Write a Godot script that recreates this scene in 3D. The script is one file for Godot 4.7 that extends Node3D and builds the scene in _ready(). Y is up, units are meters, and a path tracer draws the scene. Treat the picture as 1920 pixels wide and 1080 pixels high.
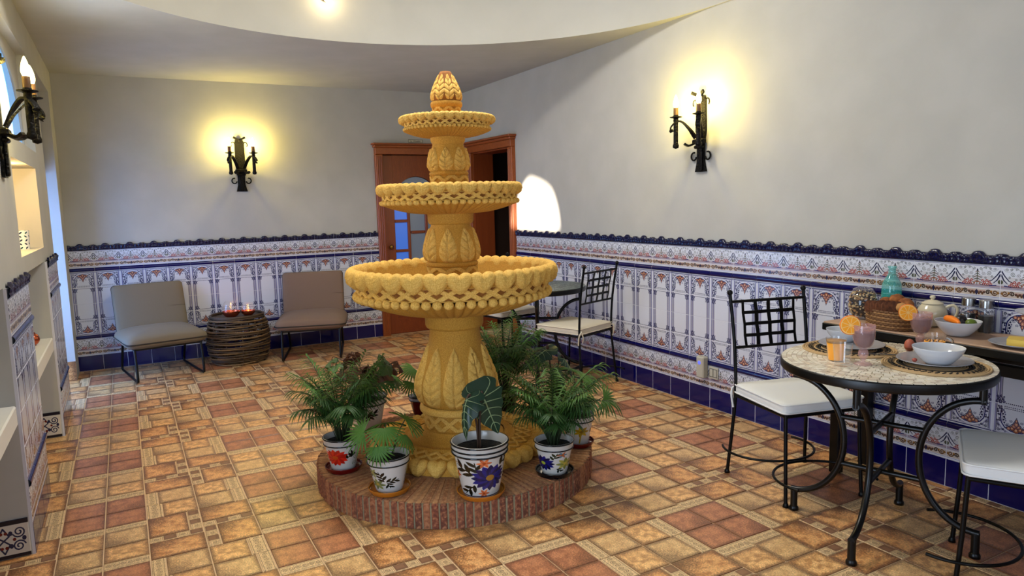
extends Node3D

# ---------------------------------------------------------------- measures of the room (metres)
const XR := 3.463          # right wall
const XL := -0.45          # left wall
const ZB := -7.498         # back wall
const ZF := 1.6            # wall behind the camera
const HC := 2.665          # flat ceiling
const DX := 1.5            # centre of the round drum
const DZ := -3.45
const DR := 1.955
const DH := 3.62           # drum ceiling
const FX := 1.52           # fountain axis
const FZ := -3.446
const TILE_W := 0.2

var taken := {}
var cam: Camera3D
var M := {}
var rng := RandomNumberGenerator.new()


func _ready() -> void:
	rng.seed = 7
	camera_and_light()
	make_materials()
	build_floor()
	build_walls()
	build_ceiling()
	build_doors()
	build_left_wall_details()
	build_fountain()
	build_sconces()
	build_lounge()
	build_tables_and_chairs()
	build_counter()
	build_table_ware()
	build_counter_ware()
	build_pots()
	build_small_things()


func camera_and_light() -> void:
	cam = Camera3D.new()
	cam.name = "camera"
	cam.position = Vector3(0, 1.4493, 0)
	cam.rotation = Vector3(-0.1221, -0.4989, -0.0263)
	cam.fov = 44.24
	cam.near = 0.05
	cam.far = 200.0
	add_child(cam)
	var e := Environment.new()
	e.background_mode = Environment.BG_SKY
	var sky := Sky.new()
	var sm := ProceduralSkyMaterial.new()
	sm.sky_top_color = Color(0.20, 0.42, 0.80)
	sm.sky_horizon_color = Color(0.62, 0.76, 0.93)
	sm.ground_bottom_color = Color(0.35, 0.36, 0.38)
	sm.ground_horizon_color = Color(0.62, 0.68, 0.74)
	sm.energy_multiplier = 1.0
	sky.sky_material = sm
	e.sky = sky
	e.tonemap_mode = Environment.TONE_MAPPER_LINEAR
	e.tonemap_exposure = 1.0
	e.sdfgi_enabled = true
	e.ssao_enabled = true
	e.ssil_enabled = true
	var we := WorldEnvironment.new()
	we.name = "world"
	we.environment = e
	add_child(we)
	# low sun that enters through the arched window in the left wall
	var sun := DirectionalLight3D.new()
	sun.name = "sun"
	sun.light_color = Color(1.0, 0.93, 0.84)
	sun.light_energy = 14.0
	sun.light_angular_distance = 1.6
	sun.shadow_enabled = true
	sun.sky_mode = DirectionalLight3D.SKY_MODE_LIGHT_ONLY
	sun.look_at_from_position(Vector3.ZERO, Vector3(3.98, -0.66, -1.10))
	add_child(sun)
	# daylight through the round skylight of the drum
	area("skylight_glow", Vector3(DX, DH - 0.07, DZ), Vector3(-PI / 2, 0, 0), Vector2(0.9, 0.9), Color(1.0, 0.985, 0.955), 7.8)
	# blue sky light at the openings of the left wall and an added soft fill behind the camera
	area("doorway_glow", Vector3(XL - 0.55, 0.95, -6.6), Vector3(0, -PI / 2, 0), Vector2(0.9, 1.6), Color(0.47, 0.68, 1.0), 4.5)
	area("arch_window_glow", Vector3(XL - 0.32, 2.1, -4.72), Vector3(0, -PI / 2, 0), Vector2(0.9, 0.6), Color(0.80, 0.88, 1.0), 6.0)
	area("rear_fill_glow", Vector3(0.75, 1.5, ZF - 0.05), Vector3(0, 0, 0), Vector2(2.0, 1.5), Color(0.86, 0.92, 1.0), 3.0)
	area("garden_door_glow", Vector3(XL - 0.05, 0.85, -1.15), Vector3(0, -PI / 2, 0), Vector2(1.2, 1.5), Color(0.80, 0.89, 1.0), 4.8)


func area(called: String, at: Vector3, turn: Vector3, size: Vector2, c: Color, energy: float) -> void:
	var l := AreaLight3D.new()
	l.name = called
	l.position = at
	l.rotation = turn
	l.area_size = size
	l.light_color = c
	l.light_energy = energy
	l.area_normalize_energy = true
	l.area_range = 25.0
	l.area_attenuation = 2.0
	l.shadow_enabled = true
	add_child(l)


func bulb_light(called: String, at: Vector3, c: Color, energy: float, size: float, parent: Node = self) -> void:
	var l := OmniLight3D.new()
	l.name = called
	l.position = at
	l.light_color = c
	l.light_energy = energy
	l.light_size = size
	l.omni_range = 20.0
	l.omni_attenuation = 2.0
	l.shadow_enabled = true
	parent.add_child(l, true)


# ---------------------------------------------------------------- names and metas
func numbered(called: String) -> String:
	if not taken.has(called):
		taken[called] = 0
		return called
	taken[called] += 1
	return "%s_%03d" % [called, taken[called]]


func tag(o: Node, label: String, category: String, group := "") -> Node:
	o.set_meta("label", label)
	o.set_meta("category", category)
	if group != "":
		o.set_meta("group", group)
	return o


func thing(called: String, label: String, category: String, at := Vector3.ZERO, turn := 0.0, group := "") -> Node3D:
	var o := Node3D.new()
	o.name = numbered(called)
	add_child(o)
	o.position = at
	o.rotation.y = turn
	tag(o, label, category, group)
	return o


func part(called: String, mesh: Mesh, mat: Material, parent: Node, at := Vector3.ZERO, turn := 0.0) -> MeshInstance3D:
	var o := MeshInstance3D.new()
	o.name = called
	o.mesh = mesh
	if mat:
		o.material_override = mat
	o.position = at
	o.rotation.y = turn
	parent.add_child(o, true)
	return o


func single(called: String, label: String, category: String, mesh: Mesh, mat: Material, at := Vector3.ZERO, turn := 0.0, group := "") -> MeshInstance3D:
	var o := MeshInstance3D.new()
	o.name = numbered(called)
	o.mesh = mesh
	if mat:
		o.material_override = mat
	o.position = at
	o.rotation.y = turn
	add_child(o)
	tag(o, label, category, group)
	return o


func structure(called: String, at := Vector3.ZERO) -> Node3D:
	var o := Node3D.new()
	o.name = called
	o.position = at
	o.set_meta("kind", "structure")
	add_child(o)
	return o


func copy_of(src: Node3D, label: String, at: Vector3, turn: float) -> Node3D:
	var base := String(src.name)
	var c: Node3D = src.duplicate()
	c.name = numbered(base)
	add_child(c)
	c.position = at
	c.rotation.y = turn
	c.set_meta("label", label)
	return c


# ---------------------------------------------------------------- mesh builder
class MB:
	var v := PackedVector3Array()
	var n := PackedVector3Array()
	var uv := PackedVector2Array()
	var c := PackedColorArray()
	var ix := PackedInt32Array()
	var tint := Color.WHITE
	var t := Transform3D.IDENTITY

	func quad(a: Vector3, b: Vector3, d: Vector3, e: Vector3, u0 := Vector2(0, 1), u1 := Vector2(1, 1), u2 := Vector2(1, 0), u3 := Vector2(0, 0)) -> void:
		# counter-clockwise seen from outside
		a = t * a
		b = t * b
		d = t * d
		e = t * e
		var nn := (d - a).cross(e - b)
		if nn.length_squared() < 1e-18:
			return
		nn = nn.normalized()
		var k := v.size()
		v.append_array([a, b, d, e])
		n.append_array([nn, nn, nn, nn])
		uv.append_array([u0, u1, u2, u3])
		c.append_array([tint, tint, tint, tint])
		ix.append_array([k, k + 2, k + 1, k, k + 3, k + 2])

	func tri(a: Vector3, b: Vector3, d: Vector3, u0 := Vector2(0, 0), u1 := Vector2(1, 0), u2 := Vector2(0, 1)) -> void:
		a = t * a
		b = t * b
		d = t * d
		var nn := (b - a).cross(d - a).normalized()
		var k := v.size()
		v.append_array([a, b, d])
		n.append_array([nn, nn, nn])
		uv.append_array([u0, u1, u2])
		c.append_array([tint, tint, tint])
		ix.append_array([k, k + 2, k + 1])

	# rows of points; outward normal = (along the row) x (row to row)
	func grid(rows: Array, wrap := false, us := Vector2(0, 1), vs := Vector2(0, 1), flip := false) -> void:
		var nj := rows.size()
		var ni: int = rows[0].size()
		var base := v.size()
		var acc := PackedVector3Array()
		acc.resize(ni * nj)
		for j in nj:
			var row: PackedVector3Array = rows[j]
			for i in ni:
				v.append(t * row[i])
				uv.append(Vector2(lerpf(us.x, us.y, float(i) / (ni - 1)), lerpf(vs.x, vs.y, float(j) / (nj - 1))))
				c.append(tint)
		for j in nj - 1:
			for i in ni - 1:
				var p := base + j * ni + i
				var q := p + 1
				var r := p + ni + 1
				var s := p + ni
				var nn := (v[r] - v[p]).cross(v[s] - v[q])
				if flip:
					nn = -nn
				for k in [p, q, r, s]:
					acc[k - base] += nn
				if flip:
					ix.append_array([p, q, r, p, r, s])
				else:
					ix.append_array([p, r, q, p, s, r])
		if wrap:
			for j in nj:
				var sum := acc[j * ni] + acc[j * ni + ni - 1]
				acc[j * ni] = sum
				acc[j * ni + ni - 1] = sum
		for k in acc.size():
			n.append(acc[k].normalized() if acc[k].length_squared() > 1e-20 else Vector3.UP)

	func box(at: Vector3, size: Vector3, bev := 0.0, turn := Basis.IDENTITY) -> void:
		var h := size / 2
		if bev <= 0.0:
			var p := []
			for k in 8:
				p.append(at + turn * Vector3(h.x if k & 1 else -h.x, h.y if k & 2 else -h.y, h.z if k & 4 else -h.z))
			quad(p[4], p[5], p[7], p[6])
			quad(p[1], p[0], p[2], p[3])
			quad(p[5], p[1], p[3], p[7])
			quad(p[0], p[4], p[6], p[2])
			quad(p[6], p[7], p[3], p[2])
			quad(p[0], p[1], p[5], p[4])
			return
		var b := minf(bev, minf(h.x, minf(h.y, h.z)) * 0.98)
		var f := func(ax: int, sx: float, sy: float, sz: float) -> Vector3:
			var w := Vector3(h.x * sx, h.y * sy, h.z * sz)
			for k in 3:
				if k != ax:
					w[k] -= b * signf(w[k])
			return at + turn * w
		for s in [1.0, -1.0]:
			for ax in 3:
				var q := []
				for m in [[-1.0, -1.0], [1.0, -1.0], [1.0, 1.0], [-1.0, 1.0]]:
					var g := Vector3.ZERO
					g[ax] = s
					g[(ax + 1) % 3] = m[0]
					g[(ax + 2) % 3] = m[1]
					q.append(f.call(ax, g.x, g.y, g.z))
				if s > 0:
					quad(q[0], q[1], q[2], q[3])
				else:
					quad(q[0], q[3], q[2], q[1])
		for ax in 3: # edges along ax
			var a1 := (ax + 1) % 3
			var a2 := (ax + 2) % 3
			for s1 in [-1.0, 1.0]:
				for s2 in [-1.0, 1.0]:
					var lo := Vector3.ZERO
					lo[ax] = -1.0
					lo[a1] = s1
					lo[a2] = s2
					var hi := lo
					hi[ax] = 1.0
					var A: Vector3 = f.call(a1, lo.x, lo.y, lo.z)
					var B: Vector3 = f.call(a1, hi.x, hi.y, hi.z)
					var C: Vector3 = f.call(a2, hi.x, hi.y, hi.z)
					var D: Vector3 = f.call(a2, lo.x, lo.y, lo.z)
					if s1 * s2 > 0:
						quad(D, C, B, A)
					else:
						quad(A, B, C, D)
		for sx in [-1.0, 1.0]:
			for sy in [-1.0, 1.0]:
				for sz in [-1.0, 1.0]:
					var A: Vector3 = f.call(0, sx, sy, sz)
					var B: Vector3 = f.call(1, sx, sy, sz)
					var C: Vector3 = f.call(2, sx, sy, sz)
					if sx * sy * sz > 0:
						tri(A, B, C)
					else:
						tri(A, C, B)

	# profile: points (radius, height); mod: optional Callable(angle, k) -> radius factor
	func lathe(prof: Array, seg := 32, at := Vector3.ZERO, us := Vector2(0, 1), mod: Variant = null) -> void:
		var run := []
		for k in prof.size():
			var p: Vector2 = prof[k]
			if k > 0 and p.is_equal_approx(prof[k - 1]):
				_lathe_run(run, seg, at, us, mod)
				run = []
			run.append(p)
		_lathe_run(run, seg, at, us, mod)

	func _lathe_run(prof: Array, seg: int, at: Vector3, us: Vector2, mod: Variant) -> void:
		if prof.size() < 2:
			return
		var rows := []
		for k in prof.size():
			var p: Vector2 = prof[k]
			var row := PackedVector3Array()
			for i in seg + 1:
				var a := TAU * float(i) / seg
				var r := p.x
				if mod != null:
					r *= mod.call(a, k)
				row.append(at + Vector3(r * cos(a), p.y, -r * sin(a)))
			rows.append(row)
		grid(rows, true, us, Vector2(1, 0))

	func tube(pts: Array, rad: Variant, seg := 8, caps := true) -> void:
		var m := pts.size()
		var up := Vector3.UP
		var rows := []
		var tan0: Vector3 = (pts[1] - pts[0]).normalized()
		if absf(tan0.dot(up)) > 0.9:
			up = Vector3.RIGHT
		var side := tan0.cross(up).normalized()
		for k in m:
			var tg: Vector3
			if k == 0:
				tg = tan0
			elif k == m - 1:
				tg = (pts[k] - pts[k - 1]).normalized()
			else:
				tg = ((pts[k + 1] - pts[k]).normalized() + (pts[k] - pts[k - 1]).normalized()).normalized()
			side = (side - tg * side.dot(tg)).normalized()
			var other := tg.cross(side)
			var r: float = rad[k] if rad is Array else rad
			var row := PackedVector3Array()
			for i in seg + 1:
				var a := TAU * float(i) / seg
				row.append(pts[k] + (side * cos(a) + other * sin(a)) * r)
			rows.append(row)
		grid(rows, true)
		if caps:
			for e in 2:
				var row: PackedVector3Array = rows[0] if e == 0 else rows[m - 1]
				var ctr: Vector3 = pts[0] if e == 0 else pts[m - 1]
				for i in seg:
					if e == 0:
						tri(ctr, row[i + 1], row[i])
					else:
						tri(ctr, row[i], row[i + 1])

	# flat bar (w across, h along `up`) swept along points
	func bar(pts: Array, w: float, h: float, up := Vector3.UP) -> void:
		var m := pts.size()
		var rows := [[], [], [], []]
		for k in m:
			var tg: Vector3 = (pts[mini(k + 1, m - 1)] - pts[maxi(k - 1, 0)]).normalized()
			var side := tg.cross(up).normalized()
			var u := side.cross(tg).normalized()
			rows[0].append(pts[k] - side * w / 2 - u * h / 2)
			rows[1].append(pts[k] + side * w / 2 - u * h / 2)
			rows[2].append(pts[k] + side * w / 2 + u * h / 2)
			rows[3].append(pts[k] - side * w / 2 + u * h / 2)
		for q in 4:
			var A: Array = rows[q]
			var B: Array = rows[(q + 1) % 4]
			for k in m - 1:
				quad(A[k], B[k], B[k + 1], A[k + 1])
		quad(rows[3][0], rows[2][0], rows[1][0], rows[0][0])
		quad(rows[0][m - 1], rows[1][m - 1], rows[2][m - 1], rows[3][m - 1])

	func ball(at: Vector3, r: Vector3, seg := 16, rings := 10, turn := Basis.IDENTITY, mod: Variant = null) -> void:
		var rows := []
		for j in rings + 1:
			var la := lerpf(-PI / 2, PI / 2, float(j) / rings)
			var row := PackedVector3Array()
			for i in seg + 1:
				var a := TAU * float(i) / seg
				var d := Vector3(cos(la) * cos(a), sin(la), -cos(la) * sin(a))
				if mod != null:
					d *= mod.call(d)
				row.append(at + turn * (d * r))
			rows.append(row)
		grid(rows, true, Vector2(0, 1), Vector2(1, 0))

	# polygon in the x-y plane, extruded along z from z0 to z1
	func prism(poly: PackedVector2Array, z0: float, z1: float) -> void:
		if Geometry2D.is_polygon_clockwise(poly):
			poly = poly.duplicate()
			poly.reverse()
		var lo := poly[0]
		var hi := poly[0]
		for p in poly:
			lo = lo.min(p)
			hi = hi.max(p)
		var sz := (hi - lo).max(Vector2(1e-6, 1e-6))
		var f := Geometry2D.triangulate_polygon(poly)
		for k in range(0, f.size(), 3):
			var a := poly[f[k]]
			var b := poly[f[k + 1]]
			var d := poly[f[k + 2]]
			if (b - a).cross(d - a) < 0:
				var s := b
				b = d
				d = s
			var u := []
			for p: Vector2 in [a, b, d]:
				u.append(Vector2((p.x - lo.x) / sz.x, 1.0 - (p.y - lo.y) / sz.y))
			tri(Vector3(a.x, a.y, z1), Vector3(b.x, b.y, z1), Vector3(d.x, d.y, z1), u[0], u[1], u[2])
			tri(Vector3(a.x, a.y, z0), Vector3(d.x, d.y, z0), Vector3(b.x, b.y, z0), u[0], u[2], u[1])
		for k in poly.size():
			var a := poly[k]
			var b := poly[(k + 1) % poly.size()]
			quad(Vector3(a.x, a.y, z0), Vector3(b.x, b.y, z0), Vector3(b.x, b.y, z1), Vector3(a.x, a.y, z1))

	func append(o: MB) -> void:
		var k := v.size()
		v.append_array(o.v)
		n.append_array(o.n)
		uv.append_array(o.uv)
		c.append_array(o.c)
		for i in o.ix:
			ix.append(i + k)

	func arrays() -> Array:
		var a := []
		a.resize(Mesh.ARRAY_MAX)
		a[Mesh.ARRAY_VERTEX] = v
		a[Mesh.ARRAY_NORMAL] = n
		a[Mesh.ARRAY_TEX_UV] = uv
		a[Mesh.ARRAY_COLOR] = c
		a[Mesh.ARRAY_INDEX] = ix
		return a

	func mesh() -> ArrayMesh:
		var m := ArrayMesh.new()
		m.add_surface_from_arrays(Mesh.PRIMITIVE_TRIANGLES, arrays())
		return m


func several(list: Array) -> ArrayMesh:   # [[MB, Material], ...] as one mesh of several surfaces
	var m := ArrayMesh.new()
	for p in list:
		var b: MB = p[0]
		if b.v.size() == 0:
			continue
		m.add_surface_from_arrays(Mesh.PRIMITIVE_TRIANGLES, b.arrays())
		m.surface_set_material(m.get_surface_count() - 1, p[1])
	return m


func arc(centre: Vector3, ax: Vector3, ay: Vector3, a0: float, a1: float, n: int) -> Array:
	var out := []
	for k in n + 1:
		var a := lerpf(a0, a1, float(k) / n)
		out.append(centre + ax * cos(a) + ay * sin(a))
	return out


func curve(pts: Array, n: int) -> Array:   # Catmull-Rom through points
	var out := []
	var m := pts.size()
	for k in m - 1:
		var p0: Vector3 = pts[maxi(k - 1, 0)]
		var p1: Vector3 = pts[k]
		var p2: Vector3 = pts[k + 1]
		var p3: Vector3 = pts[mini(k + 2, m - 1)]
		for i in n:
			out.append(p1.cubic_interpolate(p2, p0, p3, float(i) / n))
	out.append(pts[m - 1])
	return out

# ---------------------------------------------------------------- textures drawn by strokes
class Pic:
	var im: Image
	var w: int
	var h: int
	var mirror := true

	func _init(w_: int, h_: int, bg: Color) -> void:
		w = w_
		h = h_
		im = Image.create(w, h, false, Image.FORMAT_RGB8)
		im.fill(bg)

	func dot(x: float, y: float, r: float, c: Color, ry := -1.0) -> void:
		_dot(x, y, r, c, ry)
		if mirror:
			_dot(w - x, y, r, c, ry)

	func _dot(x: float, y: float, r: float, c: Color, ry: float) -> void:
		if ry < 0:
			ry = r
		for py in range(maxi(0, int(y - ry)), mini(h, int(y + ry) + 2)):
			for px in range(maxi(0, int(x - r)), mini(w, int(x + r) + 2)):
				var dx := (px + 0.5 - x) / r
				var dy := (py + 0.5 - y) / ry
				if dx * dx + dy * dy <= 1.0:
					im.set_pixel(px, py, c)

	func stroke(pts: Array, wd: float, c: Color, wd2 := -1.0) -> void:
		var e := wd if wd2 < 0 else wd2
		for k in pts.size() - 1:
			var a: Vector2 = pts[k]
			var b: Vector2 = pts[k + 1]
			var m := int(a.distance_to(b) / maxf(0.7, minf(wd, e) * 0.35)) + 1
			for i in m + 1:
				var p := a.lerp(b, float(i) / m)
				var f := (k + float(i) / m) / (pts.size() - 1)
				dot(p.x, p.y, maxf(0.6, lerpf(wd, e, f) / 2), c)

	func sweep(x: float, y: float, rx: float, ry: float, a0: float, a1: float, wd: float, c: Color, wd2 := -1.0) -> void:
		var pts := []
		for k in 13:
			var a := deg_to_rad(lerpf(a0, a1, k / 12.0))
			pts.append(Vector2(x + rx * cos(a), y + ry * sin(a)))
		stroke(pts, wd, c, wd2)

	func spiral(x: float, y: float, r: float, a0: float, turns: float, wd: float, c: Color) -> void:
		var pts := []
		for k in 25:
			var f := k / 24.0
			var a := a0 + f * turns * TAU
			pts.append(Vector2(x, y) + Vector2(cos(a), sin(a)) * r * (1.0 - 0.8 * f))
		stroke(pts, wd, c)

	func leaf(x: float, y: float, ang: float, ln: float, wd: float, c: Color) -> void:
		var d := Vector2(cos(ang), sin(ang))
		for k in 12:
			var f := k / 11.0
			var p := Vector2(x, y) + d * ln * f
			dot(p.x, p.y, maxf(0.7, wd * 0.5 * sin(PI * minf(1.0, 0.12 + f * 0.88))), c)

	func rect(x: int, y: int, ww: int, hh: int, c: Color) -> void:
		im.fill_rect(Rect2i(x, y, ww, hh), c)

	func tex() -> ImageTexture:
		im.generate_mipmaps()
		return ImageTexture.create_from_image(im)


func noise_image(w: int, h: int, freq: float, sd: int, oct := 4) -> Image:
	var f := FastNoiseLite.new()
	f.seed = sd
	f.frequency = freq
	f.fractal_octaves = oct
	f.noise_type = FastNoiseLite.TYPE_SIMPLEX_SMOOTH
	return f.get_seamless_image(w, h)


func noise_tex(freq: float, sd: int, ramp: Array, size := 256, oct := 5) -> ImageTexture:   # ramp: [[offset, colour], ...]
	var g := Gradient.new()
	g.offsets = PackedFloat32Array(ramp.map(func(p): return p[0]))
	g.colors = PackedColorArray(ramp.map(func(p): return p[1]))
	var src := noise_image(size, size, freq, sd, oct)
	var im := Image.create(size, size, false, Image.FORMAT_RGB8)
	for y in size:
		for x in size:
			im.set_pixel(x, y, g.sample(src.get_pixel(x, y).r))
	im.generate_mipmaps()
	return ImageTexture.create_from_image(im)


func bump_tex(freq: float, sd: int, size := 256) -> ImageTexture:
	var im := noise_image(size, size, freq, sd, 5)
	im.convert(Image.FORMAT_L8)
	im.generate_mipmaps()
	return ImageTexture.create_from_image(im)


func mat(called: String, c: Color, rough := 0.6, metal := 0.0, spec := 0.5) -> StandardMaterial3D:
	var m := StandardMaterial3D.new()
	m.resource_name = called
	m.albedo_color = c
	m.roughness = rough
	m.metallic = metal
	m.metallic_specular = spec
	M[called] = m
	return m


func tmat(called: String, tex: Texture2D, rough := 0.6, tri := 0.0, world := false) -> StandardMaterial3D:
	var m := mat(called, Color.WHITE, rough)
	m.albedo_texture = tex
	if tri > 0.0:
		m.uv1_triplanar = true
		m.uv1_world_triplanar = world
		m.uv1_scale = Vector3.ONE * tri
	return m


func bumped(m: StandardMaterial3D, tex: Texture2D, cm: float) -> StandardMaterial3D:
	m.heightmap_enabled = true
	m.heightmap_texture = tex
	m.heightmap_scale = cm
	return m


func glass(called: String, c: Color, alpha: float, rough := 0.03) -> StandardMaterial3D:
	var m := mat(called, Color(c, alpha), rough)
	m.transparency = BaseMaterial3D.TRANSPARENCY_ALPHA
	return m


func solid_glass(called: String, c: Color, rough := 0.02, scale := 0.05) -> StandardMaterial3D:
	var m := mat(called, Color(c, 0.0), rough)
	m.refraction_enabled = true
	m.refraction_scale = scale
	return m


func make_materials() -> void:
	var grain := bump_tex(0.09, 3)
	var fine := bump_tex(0.35, 5)
	# plaster
	bumped(tmat("plaster", noise_tex(0.012, 11, [[0.2, Color(0.675, 0.672, 0.652)], [0.8, Color(0.695, 0.692, 0.672)]]), 0.85, 0.8), grain, 0.012).uv1_world_triplanar = true
	mat("white_paint", Color(0.86, 0.85, 0.82), 0.6)
	mat("grout", Color(0.80, 0.80, 0.84), 0.8)
	mat("floor_grout", Color(0.84, 0.72, 0.57), 0.85)
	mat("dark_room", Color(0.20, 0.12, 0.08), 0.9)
	make_wall_tiles()
	make_floor_tiles()
	# cast stone of the fountain
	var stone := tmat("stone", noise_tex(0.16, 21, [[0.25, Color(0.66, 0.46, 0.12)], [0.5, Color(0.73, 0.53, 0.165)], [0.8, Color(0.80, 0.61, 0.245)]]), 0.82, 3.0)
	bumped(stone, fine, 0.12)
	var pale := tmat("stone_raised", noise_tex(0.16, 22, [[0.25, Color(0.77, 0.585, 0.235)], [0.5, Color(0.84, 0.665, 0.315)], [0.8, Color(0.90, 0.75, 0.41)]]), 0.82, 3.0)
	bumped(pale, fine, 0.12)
	var deep := tmat("stone_recess_shade", noise_tex(0.05, 23, [[0.2, Color(0.44, 0.25, 0.05)], [0.8, Color(0.58, 0.36, 0.09)]]), 0.9, 3.0)  # darker copy of the stone, shade of the recesses painted in
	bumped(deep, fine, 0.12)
	# wood
	tmat("wood", wood_tex(Color(0.50, 0.235, 0.09), Color(0.64, 0.34, 0.145), 1), 0.42)
	tmat("wood_leaf", wood_tex(Color(0.46, 0.20, 0.08), Color(0.57, 0.28, 0.115), 2), 0.4)
	tmat("counter_top", wood_tex(Color(0.68, 0.55, 0.45), Color(0.76, 0.63, 0.52), 3), 0.35)
	# metals
	bumped(mat("iron", Color(0.022, 0.021, 0.022), 0.42, 0.6), grain, 0.06).uv1_triplanar = true
	bumped(mat("hammered_iron", Color(0.06, 0.052, 0.042), 0.45, 0.75), bump_tex(0.03, 8), 0.5)
	M.hammered_iron.uv1_triplanar = true
	M.hammered_iron.uv1_scale = Vector3.ONE * 6.0
	mat("black_metal", Color(0.018, 0.018, 0.02), 0.35, 0.3)
	mat("brass", Color(0.55, 0.40, 0.16), 0.35, 0.8)
	mat("steel", Color(0.62, 0.62, 0.62), 0.25, 1.0)
	mat("copper", Color(0.72, 0.36, 0.24), 0.22, 0.9)
	# cloth
	var ct := bump_tex(0.45, 9)
	for q in [["taupe_velvet", Color(0.45, 0.405, 0.335)], ["brown_velvet", Color(0.46, 0.37, 0.305)], ["cream_cloth", Color(0.80, 0.765, 0.69)], ["white_cloth", Color(0.86, 0.86, 0.85)]]:
		var m := bumped(mat(q[0], q[1], 0.9), ct, 0.05)
		m.uv1_triplanar = true
		m.uv1_scale = Vector3.ONE * 5.0
		m.rim_enabled = true
		m.rim = 0.25
	mat("piping", Color(0.16, 0.13, 0.10), 0.8)
	# ceramics
	mat("white_ceramic", Color(0.80, 0.81, 0.83), 0.12)
	mat("pot_glaze", Color(0.70, 0.69, 0.67), 0.14)
	mat("cream_ceramic", Color(0.84, 0.80, 0.69), 0.15)
	mat("grey_ceramic", Color(0.60, 0.60, 0.62), 0.2)
	mat("red_glaze", Color(0.36, 0.025, 0.03), 0.12)
	mat("amber_glaze", Color(0.66, 0.39, 0.09), 0.15)
	mat("navy_glaze", Color(0.012, 0.016, 0.045), 0.12)
	mat("soil", Color(0.022, 0.018, 0.014), 0.95)
	bumped(M.soil, fine, 0.6).uv1_triplanar = true
	# plants
	leaf_mat("palm_leaf", Color(0.045, 0.115, 0.018))
	leaf_mat("palm_leaf_dark", Color(0.022, 0.065, 0.014))
	leaf_mat("fan_leaf", Color(0.05, 0.13, 0.018))
	leaf_mat("begonia_leaf", Color(0.085, 0.035, 0.025))
	leaf_mat("begonia_green", Color(0.05, 0.09, 0.03))
	mat("stem", Color(0.10, 0.16, 0.04), 0.6)
	mat("brown_stem", Color(0.22, 0.13, 0.06), 0.7)
	mat("alocasia_vein", Color(0.48, 0.55, 0.38), 0.5)
	leaf_mat("alocasia", Color(0.013, 0.032, 0.018))
	M.alocasia.roughness = 0.25
	# glass and food
	glass("clear_glass", Color(0.95, 0.97, 0.97), 0.025)
	glass("pane_glass", Color(0.95, 0.97, 0.98), 0.06)
	glass("pink_glass", Color(0.85, 0.66, 0.66), 0.30, 0.08)
	glass("turquoise_glass", Color(0.22, 0.72, 0.68), 0.42, 0.05)
	glass("amber_glass", Color(0.45, 0.20, 0.10), 0.3, 0.05)
	mat("juice", Color(1.0, 0.66, 0.0), 0.25)
	mat("juice_top", Color(0.62, 0.42, 0.04), 0.4)
	mat("orange_peel", Color(0.95, 0.50, 0.02), 0.45)
	mat("orange_pith", Color(0.97, 0.80, 0.48), 0.5)
	mat("orange_flesh", Color(0.98, 0.64, 0.06), 0.3)
	mat("carrot", Color(0.95, 0.50, 0.06), 0.45)
	mat("green_fruit", Color(0.34, 0.42, 0.08), 0.4)
	mat("dark_fruit", Color(0.06, 0.02, 0.05), 0.35)
	mat("egg", Color(0.66, 0.33, 0.24), 0.5)
	mat("cheese", Color(0.87, 0.74, 0.32), 0.5)
	mat("tomato", Color(0.55, 0.03, 0.02), 0.2)
	mat("ham", Color(0.62, 0.28, 0.22), 0.5)
	bumped(tmat("bread", noise_tex(0.05, 31, [[0.2, Color(0.48, 0.26, 0.11)], [0.8, Color(0.70, 0.43, 0.21)]], 128), 0.85, 6.0), fine, 0.5)
	bumped(tmat("dark_bread", noise_tex(0.05, 32, [[0.2, Color(0.34, 0.18, 0.09)], [0.8, Color(0.50, 0.28, 0.15)]], 128), 0.85, 6.0), fine, 0.5)
	mat("bread_crumb", Color(0.72, 0.52, 0.30), 0.9)
	mat("granola_light", Color(0.62, 0.45, 0.25), 0.9)
	mat("granola_dark", Color(0.16, 0.075, 0.035), 0.8)
	mat("granola_pale", Color(0.80, 0.70, 0.52), 0.9)
	mat("dark_liquid", Color(0.03, 0.02, 0.012), 0.3)
	mat("wicker", Color(0.42, 0.28, 0.16), 0.75)
	mat("wicker_light", Color(0.60, 0.44, 0.27), 0.75)
	mat("rattan", Color(0.27, 0.20, 0.125), 0.6)
	mat("rattan_light", Color(0.45, 0.35, 0.22), 0.6)
	mat("straw", Color(0.72, 0.60, 0.43), 0.9)
	mat("straw_dark", Color(0.12, 0.095, 0.07), 0.9)
	mat("plastic", Color(0.72, 0.70, 0.63), 0.4)
	mat("dark_plastic", Color(0.20, 0.19, 0.18), 0.5)  # dark sign print, and the painted shade of the switch gaps
	mat("wax", Color(0.80, 0.70, 0.50), 0.5)
	# mosaics
	var mo := mat("mosaic", Color.WHITE, 0.35)
	mo.vertex_color_use_as_albedo = true
	mat("mosaic_grout", Color(0.72, 0.67, 0.56), 0.7)
	mat("dark_mosaic_grout", Color(0.10, 0.12, 0.11), 0.25)
	# lamps
	var b := mat("bulb", Color(1, 0.95, 0.8), 0.3)
	b.emission_enabled = true
	b.emission = Color(1.0, 0.90, 0.60)
	b.emission_energy_multiplier = 9.0
	var fl := mat("flame", Color(1, 0.8, 0.4), 0.4)
	fl.emission_enabled = true
	fl.emission = Color(1.0, 0.58, 0.22)
	fl.emission_energy_multiplier = 3.0
	var sk := mat("skylight_pane", Color(1, 1, 1), 0.4)
	sk.emission_enabled = true
	sk.emission = Color(0.97, 0.98, 1.0)
	sk.emission_energy_multiplier = 2.0
	lit_pane("blue_pane", Color(0.40, 0.64, 0.90), 0.6)
	lit_pane("frosted_blue_pane", Color(0.24, 0.42, 0.80), 0.55)
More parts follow.
